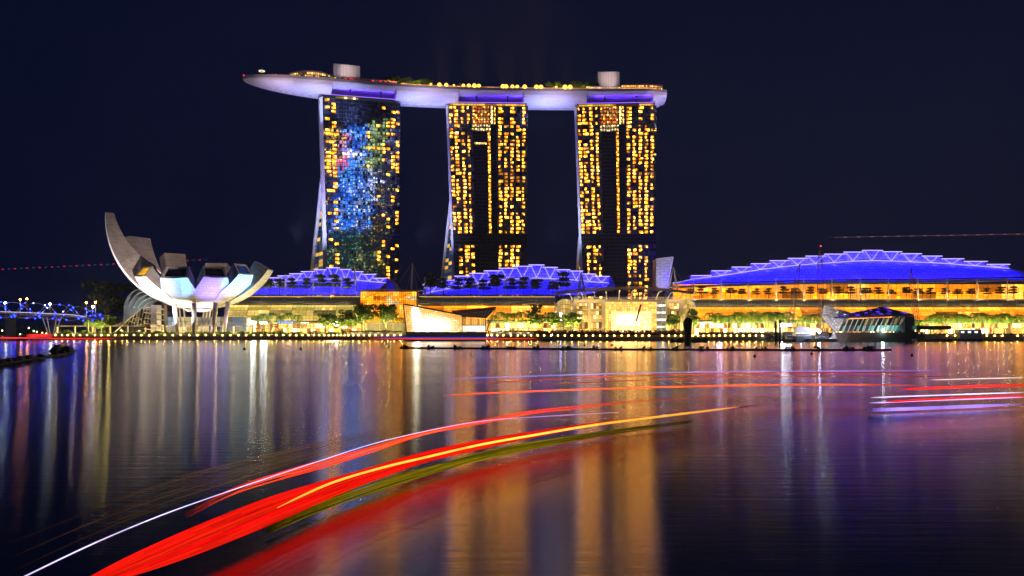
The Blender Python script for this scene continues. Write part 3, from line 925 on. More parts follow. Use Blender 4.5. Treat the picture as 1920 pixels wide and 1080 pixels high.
# ------------------------------------------------------------------ waterfront mall
GOLD = [(2.8, .70, .015), (2.9, .80, .03), (2.8, .90, .09), (1.8, .44, .01), (2.5, .58, .015)]
PALE = [(.74, .52, .09), (.95, .66, .12), (.5, .38, .08), (1.15, .8, .18)]
SHOP = [(4.6, 3.0, 1.3), (3.6, 1.8, .5), (2.6, .8, .08), (5.0, 3.8, 2.2), (.8, .3, .05), (3.4, 1.3, .2), (.35, .12, .02), (.5, .2, .04)]
YW = 620.0
def lit_bays(g, fn, nu, nv, pal, bay=4, dark=.12, gap=.04, seed=3, gain=1.0, top_bright=0):
    """panes of a lit glass wall; neighbouring panes of one bay share the room behind them"""
    rng = random.Random(seed); cache = {}
    for j in range(nv):
        for i in range(nu):
            key = (i // bay, j // 2)
            if key not in cache:
                cache[key] = (rng.choice(pal), rng.uniform(.6, 1.25) * (.35 if rng.random() < dark else 1))
            c, b = cache[key]; b *= rng.uniform(.8, 1.2) * gain
            if rng.random() < .04: b *= 1.9
            if top_bright and j >= nv - 1: b *= top_bright
            g.face([fn((i + gap) / nu, (j + gap) / nv), fn((i + 1 - gap) / nu, (j + gap) / nv), fn((i + 1 - gap) / nu, (j + 1 - gap) / nv), fn((i + gap) / nu, (j + 1 - gap) / nv)], tuple(x * b for x in c))
def mall(label, px0, px1, pyr0, pyr1, pyg, pya, pal, gain, rib, seed, shopgain=1.0):
    root = thing("mall_wing", label, "shopping mall")
    x0, x1 = X(px0, YW), X(px1, YW); Lx = x1 - x0
    zr1, zr0, zg, za = Z(pyr0, YW + 12), Z(pyr1, YW), Z(pyg, YW), Z(pya, YW)
    def wall(u, v): # curved glass wall, leaning back as it rises
        t = v; return Vector((x0 + Lx * u, YW - 5 + 6.5 * t ** 2.2, zg + (zr0 - .3 - zg) * t))
    nu = max(12, int(Lx / 2.6)); nv = 6
    g = MB(); lit_bays(g, wall, nu, nv, pal, 6, .12, .03, seed, gain, 1.7); g.build("glass_wall", M["lit"], root)
    fr = MB()
    for j in range(nv + 1):
        a, b = wall(0, j / nv), wall(1, j / nv); fr.tube([a + Vector((0, -.12, 0)), b + Vector((0, -.12, 0))], .11, 4)
    for i in range(0, nu + 1, 2):
        fr.tube([wall(i / nu, j / 6) + Vector((0, -.12, 0)) for j in range(7)], .12 if i % 6 else .22, 4)
    fr.build("glazing_frame", M["roof_grey"], root)
    def roof(u, v):
        w_ = v * math.pi / 2; return Vector((x0 + Lx * u, YW + 1.2 + 11 * (1 - math.cos(w_)), zr0 + (zr1 - zr0) * math.sin(w_)))
    g = MB(); g.grid(roof, max(8, int(Lx / 6)), 8)
    g.face([roof(0, 0) + Vector((0, 12, 0)), roof(0, 0), roof(0, .5), roof(0, 1)]); g.face([roof(1, 0), roof(1, 0) + Vector((0, 12, 0)), roof(1, 1), roof(1, .5)])
    g.build("barrel_roof", M["roof_grey"], root, True)
    nr = int((px1 - px0) / rib)
    for i in range(nr):
        g = MB(); u = (i + .5) / nr
        g.tube([roof(u, j / 7) + Vector((.25 * j, -.15, .1)) for j in range(8)], .16, 4)
        g.build("roof_rib", M["steel"], root)
    g = MB(); g.tube([roof(0, 1) + Vector((0, -.6, .15)), roof(1, 1) + Vector((0, -.6, .15))], .28, 5)
    g.build("roof_edge_light", glow("roof_edge_%d" % seed, (1.0, .55, .06), 1.1), root)
    g = MB(); g.box(x0, x1, YW - 14, YW - 4.5, za, za + 1.0); g.box(x0, x1, YW - 5.2, YW - 4.9, za + 1, zg)
    g.build("arcade_canopy", M["roof_grey"], root)
    # ground floor shops behind columns
    g = MB(); ns = max(6, int(Lx / 3.2)); rng = random.Random(seed)
    for i in range(ns):
        for (v0, v1) in ((.02, .55), (.62, .97)):
            c = rng.choice(SHOP); b = rng.uniform(.4, 1.3) * shopgain
            xa, xb = x0 + Lx * (i + .06) / ns, x0 + Lx * (i + .94) / ns
            g.face([(xa, YW - 6, LAND + (za - LAND) * v0), (xb, YW - 6, LAND + (za - LAND) * v0), (xb, YW - 6, LAND + (za - LAND) * v1), (xa, YW - 6, LAND + (za - LAND) * v1)], tuple(q * b for q in c))
    g.build("shop_window_row", M["lit"], root)
    g = MB(); g.box(x0, x1, YW - 5.9, YW + 40, LAND, za); g.box(x0 + .1, x1 - .1, YW + 3, YW + 40, za, zr0 - .3); g.box(x0, x1, YW + 12.3, YW + 45, zr0 - .3, zr1 - .4)
    g.build("building_body", M["concrete"], root)
    nc = max(3, int(Lx / 9))
    for i in range(nc + 1):
        g = MB(); x = x0 + Lx * i / nc; g.tube([(x, YW - 12, LAND), (x, YW - 12, za)], .4, 7); g.build("arcade_column", M["stone"], root)
    return root, zr1
mall("pale glass mall wing with grey barrel roof right of the lotus-shaped museum", 425, 790, 556.5, 571, 602, 607, PALE, .9, 38, 3, 1.3)
mall("golden glass mall wing with ribbed grey barrel roof behind the white glowing pavilion", 790, 1042, 557, 572.5, 600, 606, GOLD, .85, 25, 5, 1.4)
mall("long golden mall wing with ribbed grey barrel roof running to the right edge", 1292, 2000, 561, 575.5, 600, 606, GOLD, .9, 26, 9, 1.3)
# terrace storey above the right wing
root = thing("terrace_gallery", "golden glass terrace storey below the very long blue roof", "gallery")
Yt = 645.0; x0, x1 = X(1262, Yt), X(2000, Yt)
g = MB(); z0, z1 = Z(561, 635), Z(533, Yt)
lit_bays(g, lambda u, v: Vector((x0 + (x1 - x0) * u, Yt, z0 + (z1 - z0) * v)), 90, 4, GOLD, 5, .1, .03, 21, .95); g.build("glass_wall", M["lit"], root)
g = MB()
for i in range(0, 91, 3): g.box(x0 + (x1 - x0) * i / 90 - .14, x0 + (x1 - x0) * i / 90 + .14, Yt - .3, Yt - .05, z0, z1)
for j in range(5): g.box(x0, x1, Yt - .25, Yt - .04, z0 + (z1 - z0) * j / 4 - .1, z0 + (z1 - z0) * j / 4 + .1)
g.build("glazing_frame", M["roof_brown"], root)
g = MB(); n = 40; prev = None
for i in range(n + 1):
    px = 1258 + 742 * i / n; py = interp(px, [(1258, 533.5), (1300, 532), (1500, 526.5), (1600, 524.5), (1700, 524.5), (1892, 520.5), (2000, 520)])
    q = [(X(px, 640), 637, Z(py + 7.5, 640)), (X(px, 640), 649, Z(py + 4, 645)), (X(px, 640), 649, Z(py + .6, 645)), (X(px, 640), 637, Z(py + 6.6, 640))]
    if prev: g.hexa([prev[0], q[0], q[1], prev[1], prev[3], q[3], q[2], prev[2]])
    prev = q
g.build("eaves_canopy", M["stone"], root)
for i, px in enumerate([1301, 1352, 1404, 1455, 1507, 1560, 1613, 1666, 1721, 1776, 1832, 1889]):
    g = MB(); b = Vector((X(px, 633), 633, Z(561, 633))); h = Z(522, 633) - b.z
    g.tube([b, b + Vector((0, 0, h * .35)), b + Vector((0, 0, h))], [.35, .7, .22], 7); g.build("mast", M["steel"], root)
    light('POINT', "mast_uplight", b + Vector((0, -2.5, 2)), 1500, (1, .72, .35), radius=.2)
# terraces
for i in range(30): px = 440 + i * 51; light('SPOT', "added_roof_fill", (X(px, YW), YW - 9, 13.2), 7000, (1.0, .80, .66), (X(px, YW), YW + 2.0, 29), 42, .3, 1.0)  # added fill lamps standing in for city glow on the barrel roofs
for px in range(500, 730, 60): light('POINT', "terrace_lamp", P(px, 552, 634), 900, (1, .7, .25), radius=.2)
# golden glass box above the left wing
root = thing("glass_atrium", "golden glass box with overhanging roof rising between two blue roofs", "glass box")
Y0 = 612.0; g = MB()
def bx(u, v): return Vector((X(676, Y0) + (X(781, Y0) - X(676, Y0)) * u, Y0, Z(604, Y0) + (Z(547, Y0) - Z(604, Y0)) * v))
lit_bays(g, bx, 26, 14, GOLD + [(1.2, .8, .3)], 3, .05, .04, 33, 1.0); g.build("glass_front", M["lit"], root)
g = MB()
for i in range(27): p = bx(i / 26, 0); g.box(p.x - .12, p.x + .12, Y0 - .25, Y0 - .05, p.z, Z(547, Y0))
for j in range(15): p = bx(0, j / 14); g.box(p.x, bx(1, 0).x, Y0 - .22, Y0 - .04, p.z - .09, p.z + .09)
for a, b in (((.05, .78), (.3, .97)), ((.38, .78), (.6, .97)), ((.7, .78), (.9, .97))): g.tube([bx(*a) + Vector((0, -.4, 0)), bx(*b) + Vector((0, -.4, 0))], .2, 4)
g.build("glazing_frame", M["roof_brown"], root)
g = MB(); n = 10; prev = None
for i in range(n + 1):
    t = i / n; px = 670 + 120 * t; z = Z(546.5 - 2.5 * math.sin(math.pi * min(t * 1.15, 1)) , Y0)
    q = [(X(px, Y0), Y0 - 7, z), (X(px, Y0), Y0 + 30, z + 1), (X(px, Y0), Y0 + 30, z + 2), (X(px, Y0), Y0 - 7, z + .7)]
    if prev: g.hexa([prev[0], q[0], q[1], prev[1], prev[3], q[3], q[2], prev[2]])
    prev = q
g.build("roof", M["roof_grey"], root)
g = MB(); a, b = bx(0, 0), bx(1, 1); g.box(a.x + .1, b.x - .1, Y0 + .1, Y0 + 28, LAND, b.z - .2); g.build("building_body", M["concrete"], root)

# ------------------------------------------------------------------ entrance hall on the event plaza
root = thing("entrance_hall", "glowing entrance hall under a wide arched canopy with curved ribs", "hall")
Y0 = 592.0
def hp(px, py, y=Y0): return Vector((X(px, Y0), y, Z(py, Y0)))
g = MB(); rng = random.Random(5)
def hw_(u, v): return Vector((X(1131, Y0) + (X(1251, Y0) - X(1131, Y0)) * u, Y0, LAND + (Z(566, Y0) - LAND) * v))
for j in range(14):
    for i in range(24):
        u = i / 24
        core = .1 < u < .75 and j < 10
        c = (3.4, 1.9, .6) if core else (2.0, .86, .16)
        if u > .82: c = (.25, .22, .15) if j % 3 else (1.4, 1.5, 1.3)
        b = rng.uniform(.6, 1.4)
        if core and .2 < u < .55 and 3 < j < 9: b *= 2.0
        g.face([hw_((i + .04) / 24, (j + .05) / 14), hw_((i + .96) / 24, (j + .05) / 14), hw_((i + .96) / 24, (j + .95) / 14), hw_((i + .04) / 24, (j + .95) / 14)], tuple(q * b for q in c))
g.build("glass_front", M["lit"], root)
g = MB(); g.prism([hw_(.50, .42) + Vector((0, -.5, 0)), hw_(.53, .42) + Vector((0, -.5, 0)), hw_(.60, .92) + Vector((0, -.5, 0)), hw_(.57, .92) + Vector((0, -.5, 0))], (0, -.4, 0)); g.build("diagonal_brace", M["dark"], root)
g = MB()
for i in range(0, 25, 2): g.box(hw_(i / 24, 0).x - .1, hw_(i / 24, 0).x + .1, Y0 - .3, Y0 - .05, LAND, Z(566, Y0))
for j in range(0, 15, 2): g.box(hw_(0, 0).x, hw_(1, 0).x, Y0 - .27, Y0 - .04, hw_(0, j / 14).z - .1, hw_(0, j / 14).z + .1)
g.build("glazing_frame", M["steel"], root)
wins = MB()
def portal(pxa, pxb, nx, wide):
    g = MB(); xa, xb = X(pxa, Y0), X(pxb, Y0); zt = Z(562, Y0)
    lv = [LAND + .2, Z(604, Y0), Z(598, Y0), Z(583, Y0), Z(579, Y0), Z(568, Y0)]
    w = (xb - xa) / nx
    for i in range(nx + 1):
        c = xa + w * i; g.box(c - 1.1, c + 1.1, Y0 - 3, Y0 + 3, LAND, zt)
    for z0, z1 in ((lv[1], lv[2]), (lv[3], lv[4]), (lv[5], zt - .05)): g.box(xa + 1.12, xb - 1.12, Y0 - 2.7, Y0 + 2.7, z0, z1)
    g.build("stone_frame", M["stone"], root)
    for i in range(nx):
        for z0, z1 in ((lv[0], lv[1]), (lv[2], lv[3]), (lv[4], lv[5])):
            for q in range(4):
                for r_ in range(2):
                    x_0 = xa + w * i + 1.1 + (w - 2.2) * q / 4; x_1 = x_0 + (w - 2.2) / 4 - .25
                    zz0 = z0 + (z1 - z0) * r_ / 2; zz1 = zz0 + (z1 - z0) / 2 - .3
                    c = rng.choice([(1.4, .7, .14), (1.0, .5, .08), (.35, .16, .04), (2.2, 1.6, .7)])
                    wins = MB(); wins.face([(x_0, Y0 - 1.0, zz0), (x_1, Y0 - 1.0, zz0), (x_1, Y0 - 1.0, zz1), (x_0, Y0 - 1.0, zz1)], jit(c, .4)); wins.build("lit_opening", M["lit"], root)
portal(1078, 1131, 2, 1); portal(1251, 1276, 1, 1)
g = MB(); g.box(X(1078, Y0), X(1276, Y0), Y0 + 3.2, Y0 + 30, LAND, Z(562, Y0)); g.build("building_body", M["concrete"], root)
# canopy
def can(px, v):
    c = interp(px, [(1041, 549.5), (1080, 545), (1150, 541), (1200, 540), (1250, 543), (1300, 549)])
    return Vector((X(px, Y0 - 6), Y0 - 12 + 26 * v, Z(c, Y0 - 6) - 1.4 * (1 - v) + 1.2 * v))
g = MB(); n = 30; prev = None
for i in range(n + 1):
    px = 1041 + 259 * i / n; a, b = can(px, 0), can(px, 1)
    q = [a, b, b + Vector((0, 0, .9)), a + Vector((0, 0, .7))]
    if prev: g.hexa([prev[0], q[0], q[1], prev[1], prev[3], q[3], q[2], prev[2]])
    prev = q
g.build("canopy_roof", M["roof_grey"], root)
for i, px in enumerate([1061, 1085, 1110, 1134, 1160, 1186, 1212, 1239, 1263, 1288]):
    g = MB(); k = (px - 1178) / 120
    a = can(px, .02); e = hp(px + (14 if k < 0 else -14) * abs(k) ** 1.0 - (0 if abs(k) > .2 else 0), 562, Y0 + 6)
    m = (a + e) / 2 + Vector((0, 0, 2.2))
    g.tube([a, a.lerp(m, .7), m, m.lerp(e, .6), e], .42, 6); g.build("canopy_rib", M["white_clad"], root)
    light('POINT', "canopy_downlight", a + Vector((0, 3.5, -3.6)), 1300, (1, .72, .36), radius=.15)
g = MB(); g.box(X(1076, Y0), X(1278, Y0), Y0 - 3.2, Y0 - 2.9, Z(561.5, Y0), Z(560.6, Y0)); g.box(X(1076, Y0), X(1278, Y0), Y0 - 3.1, Y0 - 3.0, Z(558, Y0), Z(557.4, Y0))
for i in range(40): x = X(1076 + 202 * i / 39, Y0); g.box(x - .08, x + .08, Y0 - 3.1, Y0 - 3.0, Z(560.6, Y0), Z(557.4, Y0))
g.build("balcony_rail", M["steel"], root)
for i in range(7): light('POINT', "plaza_light", hp(1090 + 30 * i, 600, Y0 - 9), 700, (1, .68, .28), radius=.2)
# two arched glass ends of the mall wings
for k, (pxa, pxb, lab) in enumerate(((1041, 1079, "arched glass mall entrance with white rim left of the entrance hall"), (1274, 1302, "small arched glass mall entrance with white rim right of the entrance hall"))):
    root2 = thing("arched_entrance", lab, "entrance")
    xm, rad = X((pxa + pxb) / 2, 604), (X(pxb, 604) - X(pxa, 604)) / 2
    zt = Z(561, 604); zs = zt - rad
    g = MB(); n = 8
    for i in range(n):
        xa, xb = xm - rad + 2 * rad * (i + .06) / n, xm - rad + 2 * rad * (i + .94) / n
        zc = zs + math.sqrt(max(rad ** 2 - ((xa + xb) / 2 - xm) ** 2, 0)) - .4
        for j in range(8):
            za, zb = LAND + (zc - LAND) * (j + .05) / 8, LAND + (zc - LAND) * (j + .95) / 8
            g.face([(xa, 604, za), (xb, 604, za), (xb, 604, zb), (xa, 604, zb)], jit((.8, .5, .12), .4))
    g.build("glazing", M["lit"], root2)
    g = MB()
    g.tube([(xm - rad, 603, LAND)] + [(xm - rad * math.cos(i * math.pi / 16), 603, zs + rad * math.sin(i * math.pi / 16)) for i in range(17)] + [(xm + rad, 603, LAND)], .7, 6)
    g.build("arch_rim", M["white_clad"], root2)
    light('POINT', "arch_uplight", (xm, 598, zs), 1500, (1, .8, .5), radius=.2)
# slanted louvred slab
root = thing("louvred_tower", "slanted pale louvred slab beside the right-hand tower", "tower")
Y0 = 655.0
g = MB(); q = [P(1229.5, 541, Y0), P(1250, 541, Y0), P(1262, 482, Y0), P(1229.5, 486, Y0)]; g.prism(q, (0, 14, 0)); g.build("slab", M["roof_blue"], root)
g = MB()
for j in range(20):
    t = (j + .5) / 20; a = q[0].lerp(q[3], t); b = q[1].lerp(q[2], t); g.tube([a + Vector((0, -.25, 0)), b + Vector((0, -.25, 0))], .14, 4)
g.tube([q[1] + Vector((0, -.3, 0)), q[2] + Vector((0, -.3, 0))], .5, 5); g.tube([q[3] + Vector((0, -.3, 0)), q[2] + Vector((0, -.3, 0))], .5, 5)
g.build("louvre", M["steel"], root)
light('SPOT', "slab_floodlight", P(1243, 552, 628), 60000, (.62, .58, 1.0), P(1245, 505, Y0), 90, .3, 1.0)
# masts with cables
def mast(label, feet, top, Y, cables, group=None, r=.8, aim=1.0):
    root = thing("roof_mast", label, "mast", group=group)
    g = MB(); t = P(top[0], top[1], Y)
    for fx, fy in feet: b = P(fx, fy, Y); g.tube([b, b.lerp(t, .4), t], [r * .75, r, r * .4], 7)
    g.build("pole", M["steel"], root)
    if cables:
        g = MB()
        for cx, cy_ in cables: g.tube([t, P(cx, cy_, Y + 1)], .14, 4)
        g.build("stay_cable", M["cable"], root)
    b = P(feet[0][0], feet[0][1], Y)
    light('SPOT', "mast_floodlight", b + Vector((1.5, -5, 0)), 3200, (1, .8, .55), b.lerp(t, .8), 40, .2, 1.0)
mast("tall leaning mast with four cables between the left and middle towers", [(771, 548)], (773.5, 493), 640, [(748, 530), (762, 548), (783, 548), (795, 546)])
mast("short mast with cables just left of the middle blue roof", [(797, 556)], (797, 518), 640, [(785, 545), (806, 545)])
mast("A-shaped twin mast rising behind the entrance canopy's left end", [(1082, 562), (1099, 562)], (1090, 511), 600, [(1060, 545), (1091, 545)])
mast("A-shaped twin mast beside the slanted louvred slab", [(1252, 548), (1271, 548)], (1261, 501) if False else (1262.5, 500), 625, [(1225, 545), (1290, 545)])
for i, (px, py) in enumerate(((535, 514), (587, 515), (640, 516))):
    mast("%s slim pole from the left in front of the left blue roof" % nth(i), [(px, 556)], (px, py), 640, [(628, 535), (650, 535)] if i == 2 else [], "slim poles before the left blue roof", .75)
mast("leaning slim pole with rounded top at the right of the left blue roof", [(669, 555)], (663.5, 491), 640, [], None, .7)
for i, px in enumerate((848, 898, 947, 997, 1049)):
    mast("%s grey pole from the left in front of the middle blue roof" % nth(i), [(px, 556)], (px, 519), 640, [], "grey poles before the middle blue roof", .55)
# terrace trees
for i, px in enumerate((502, 524, 548, 574, 600, 626, 651)):
    plant('umbrella', "terrace_tree", "%s lit green tree from the left on the terrace before the left blue roof" % nth(i), "tree", P(px, 553.5, 642), 14 + (i in (4, 5)) * 3, "trees on the left terrace", 'leaf')
    light('SPOT', "tree_uplight", P(px, 553.5, 640.2) + Vector((.6, 0, .4)), 5200, (1, .80, .22), P(px, 553.5, 642) + Vector((0, 0, 10)), 80, .15, .6)
for i, px in enumerate((807, 831, 859, 882, 907, 932, 958, 982, 1007, 1036, 1055)):
    plant('umbrella', "terrace_tree", "%s black silhouetted tree from the left before the middle blue roof" % nth(i), "tree", P(px, 556.5, 638), [19, 16, 15, 16, 14, 19, 15, 16, 15, 13, 20][i], "trees on the middle terrace", 'leaf_dark')
for i in range(25):
    px = 1291 + i * 25.4 + random.uniform(-4, 4)
    plant('umbrella', "terrace_tree", "%s flat-crowned tree from the left on the golden terrace" % nth(i), "tree", P(px, 560.5, 637), random.uniform(8, 10.5), "trees on the golden terrace", 'leaf_dark', wide=1.25)
plant('umbrella', "terrace_tree", "dark tree beside the tall leaning mast", "tree", P(788, 549, 640), 9, None, 'leaf_dark')
# ------------------------------------------------------------------ lotus-shaped museum
MC = Vector((X(372, 592), 592, 0))
museum = thing("lotus_museum", "white lotus-shaped museum of ten upswept petals lit white, blue and violet", "museum", (0, 0, 0))
def petal(az, a, b, tend, wtip, h_tip, h_root, glass, zb=20.5, wmax=None, hmid=None, tstart=6, lift=0):
    e = Vector((math.cos(R(az)), math.sin(R(az)), 0)); s = Vector((-e.y, e.x, 0))
    N = 26; rows = []
    for i in range(N + 1):
        k = i / N; t = R(tstart + (tend - tstart) * k)
        r_ = a * math.sin(t); z = zb + b * (1 - math.cos(t))
        tg = Vector((a * math.cos(t), b * math.sin(t))).normalized(); nr = Vector((-tg.y, tg.x))
        sect = 2 * r_ * math.tan(R(19.4)) + .3
        wm = wmax or wtip; w = min(sect, wm if k < .6 else wm + (wtip - wm) * (k - .6) / .4)
        if hmid is not None: h = (h_root + (hmid - h_root) * k / .45) if k < .45 else hmid + (h_tip - hmid) * (k - .45) / .55
        else: h = h_root + (h_tip - h_root) * k
        ri, zi = r_ + nr.x * h, z + nr.y * h
        if ri < .5: ri = .5
        wi = min(w * .86, 2 * max(ri, .5) * math.tan(R(18.2)) + .2)
        O = MC + e * r_ + Vector((0, 0, z)); I = MC + e * ri + Vector((0, 0, zi + lift * k ** 3))
        bul = .035 * w
        rows.append((O - s * w / 2, O - s * w / 4 + (e * -nr.x + Vector((0, 0, -nr.y))) * bul, O + (e * -nr.x + Vector((0, 0, -nr.y))) * bul * 1.35, O + s * w / 4 + (e * -nr.x + Vector((0, 0, -nr.y))) * bul, O + s * w / 2, I + s * wi / 2, I - s * wi / 2))
    root = bpy.data.objects.new("petal", None); S.collection.objects.link(root); root.parent = museum
    g = MB(); gs = MB()
    for p, q in zip(rows, rows[1:]):
        for j in range(4): g.face([p[j], p[j + 1], q[j + 1], q[j]])
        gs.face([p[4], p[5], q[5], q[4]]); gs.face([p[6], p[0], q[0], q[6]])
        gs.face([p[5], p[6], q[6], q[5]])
    # weld the smooth outer skin
    g2 = MB()
    g2.grid(lambda u, v: rows[round(v * N)][round(u * 4)], 4, N)
    g2.build("outer_skin", M["petal"], root, True)
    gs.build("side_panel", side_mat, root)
    L = rows[-1]
    c = sum((Vector(L[i]) for i in (0, 4, 5, 6)), Vector()) / 4
    ins = [c + (Vector(L[i]) - c) * .82 for i in (0, 4, 5, 6)]
    nrm = (Vector(L[4]) - Vector(L[0])).cross(Vector(L[6]) - Vector(L[0])).normalized()
    if nrm.dot(e + Vector((0, 0, .5))) < 0: nrm = -nrm
    g = MB(); o_ = [L[0], L[4], L[5], L[6]]
    for i in range(4): j = (i + 1) % 4; g.face([o_[i], o_[j], ins[j], ins[i]]); g.face([ins[i], ins[j], ins[j] - nrm * 1.0, ins[i] - nrm * 1.0])
    g.face([L[0], L[1], L[2], L[3], L[4]])
    g.build("cap_frame", M["petal"], root)
    gl = [p - nrm * .9 for p in ins]; g = MB(); nx, ny = 5, 2
    for i in range(nx):
        for j in range(ny):
            def q(u, v): return gl[0].lerp(gl[1], u).lerp(gl[3].lerp(gl[2], u), v)
            g.face([q((i + .05) / nx, (j + .05) / ny), q((i + .95) / nx, (j + .05) / ny), q((i + .95) / nx, (j + .95) / ny), q((i + .05) / nx, (j + .95) / ny)], jit(glass, .35))
    g.build("skylight", M["lit"] if max(glass) > .1 else M["tower_glass"], root)
    g = MB(); g.face([p - nrm * .06 for p in gl]); g.build("skylight_backing", M["dark"], root)
    return root
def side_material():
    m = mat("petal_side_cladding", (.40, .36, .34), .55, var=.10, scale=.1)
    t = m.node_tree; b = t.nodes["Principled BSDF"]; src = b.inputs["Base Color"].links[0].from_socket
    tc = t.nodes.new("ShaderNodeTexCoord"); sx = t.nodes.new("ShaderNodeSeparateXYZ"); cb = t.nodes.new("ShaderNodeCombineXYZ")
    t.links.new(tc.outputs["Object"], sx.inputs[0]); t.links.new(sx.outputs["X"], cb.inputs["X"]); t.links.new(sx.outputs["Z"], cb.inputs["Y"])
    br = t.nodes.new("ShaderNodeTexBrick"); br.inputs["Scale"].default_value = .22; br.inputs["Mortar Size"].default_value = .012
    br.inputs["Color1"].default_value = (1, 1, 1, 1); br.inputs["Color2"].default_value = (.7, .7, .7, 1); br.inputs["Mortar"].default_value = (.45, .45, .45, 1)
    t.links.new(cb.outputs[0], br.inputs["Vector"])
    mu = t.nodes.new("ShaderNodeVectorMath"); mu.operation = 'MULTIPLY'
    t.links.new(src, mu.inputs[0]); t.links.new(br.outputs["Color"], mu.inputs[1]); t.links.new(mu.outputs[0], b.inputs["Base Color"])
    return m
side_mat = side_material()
DK = (.008, .01, .016)
petal(90, 48, 56, 63.5, 18, 8, 3, DK)
petal(130, 58, 64, 66, 17, 8, 3, DK)
petal(157, 64, 74, 70, 22, 8, 3, DK)
petal(174, 56, 50, 60, 12, 6, 3, DK)
petal(205, 57, 60, 92, 6.5, 5, 9, DK, wmax=17, hmid=17)
petal(233, 52, 50, 54, 13, 6.5, 4, (1.0, .5, .03), wmax=22, lift=2.5)
petal(268, 50, 50, 52, 17.5, 7, 4, DK, wmax=25, lift=3)
petal(305, 50, 50, 53, 15.5, 7, 4, DK, wmax=25, lift=3)
petal(333, 52, 51, 56, 13, 7, 4, (.015, .03, .12), wmax=24, lift=3)
petal(358, 56, 50, 62, 12, 11, 8, DK, wmax=18)
# bowl bottom, columns, base
g = MB(); prev = None
for i in range(33):
    w = 2 * math.pi * i / 32; q = (MC + Vector((10 * math.cos(w), 10 * math.sin(w), 20.6)), MC + Vector((7 * math.cos(w), 7 * math.sin(w), 18.8)), MC + Vector((0, 0, 18.8)))
    if prev: g.face([prev[0], q[0], q[1], prev[1]]); g.face([prev[1], q[1], prev[2]])
    prev = q
g.build("bowl_floor", M["petal"], museum)
for px, pyt, bx_, Yc_ in ((326, 575, 334, 574), (364, 577, 364, 570), (405, 576, 399, 572), (428, 574, 419, 578), (308, 572, 312, 590), (385, 577, 390, 600)):
    g = MB(); b = P(bx_, 611, Yc_); b.z = LAND; t = P(px, pyt, Yc_) + Vector((0, 0, 3)); g.tube([b, t], [1.3, 1.7], 8); g.build("column", M["roof_grey"], museum)
for px in (342, 350, 377, 383, 389, 395):
    g = MB(); b = P(px, 612, 590); b.z = LAND; t = P(px + (6 if px % 2 else -6), 580, 590) + Vector((0, 0, 2)); g.tube([b, t], .55, 6); g.build("white_strut", M["white_clad"], museum)
g = MB(); lit_bays(g, lambda u, v: Vector((MC.x - 24 + 56 * u, MC.y + 2, LAND + 12.5 * v)), 22, 4, [(.5, .42, .3), (.9, .6, .2), (.3, .4, .5), (1.3, 1.0, .5)], 3, .2, .05, 14, .8); g.build("lobby_glazing", M["lit"], museum)
g = MB(); g.box(MC.x - 23.9, MC.x + 31.9, MC.y + 2.2, MC.y + 18, LAND, LAND + 12.5); g.build("lobby_block", M["concrete"], museum)
g = MB(); a = P(285, 612, 580); b = P(296, 612, 580); g.box(a.x, b.x, 578, 586, LAND, Z(572, 580)); g.build("stair_tower", M["petal"], museum)
g = MB()
for j in range(5): z = LAND + 4 + j * 3.6; g.hexa([(a.x - 4, 576.8, z), (b.x + 5, 576.8, z - 1.6), (b.x + 5, 577.8, z - 1.6), (a.x - 4, 577.8, z), (a.x - 4, 576.8, z + .7), (b.x + 5, 576.8, z - .9), (b.x + 5, 577.8, z - .9), (a.x - 4, 577.8, z + .7)])
g.build("stair_flight", M["steel"], museum)
# petal floodlights at the pool edge
for az, r_, e, col, tr, tz in ((233, 50, 260000, (1.0, .93, .95), 34, 30), (243, 30, 120000, (1.0, .95, .98), 20, 26), (268, 56, 120000, (.26, .60, 1.0), 34, 38), (262, 34, 100000, (1.0, .92, .92), 18, 22),
                           (304, 56, 150000, (.17, .12, 1.0), 32, 36), (306, 30, 8000, (.85, .6, .9), 16, 22), (330, 58, 130000, (.04, .52, 1.0), 38, 39), (326, 34, 9000, (.45, .4, 1.0), 22, 25),
                           (285, 16, 9000, (1.0, .72, .45), 8, 20), (330, 18, 8000, (1, .7, .35), 10, 20), (245, 34, 140000, (1.0, .88, .86), 16, 22), (272, 34, 120000, (1.0, .86, .84), 15, 22), (300, 34, 44000, (.9, .72, .95), 15, 22)):
    w = R(az); d = Vector((math.cos(w), math.sin(w), 0))
    light('SPOT', "petal_floodlight", MC + d * r_ + Vector((0, 0, 3.6)), e * 1.7, col, MC + d * tr + Vector((0, 0, tz)), 42, .3, .9)
for r_, tz, e in ((78, 40, 90000), (84, 66, 160000), (66, 30, 50000)):
    d = Vector((math.cos(R(209)), math.sin(R(209)), 0))
    light('SPOT', "petal_floodlight", MC + d * r_ + Vector((0, 0, 4)), e, (1.0, .9, .96), MC + d * 52 + Vector((0, 0, tz)), 60, .3, .9)
light('SPOT', "petal_floodlight", MC + Vector((6, -80, 4)), 300000, (1.0, .78, .66), MC + Vector((-42, -10, 55)), 50, .3, 1.0)
light('SPOT', "petal_floodlight", MC + Vector((70, -60, 4)), 30000, (.62, .55, .85), MC + Vector((44, -6, 34)), 50, .3, 1.0)
for t_ in ((-48, 18, 64), (-28, 34, 58), (0, 38, 52)):
    light('SPOT', "petal_floodlight", MC + Vector((t_[0] * .3, -20, 44)), 42000, (1.0, .74, .62), MC + Vector(t_), 60, .3, 1.0)
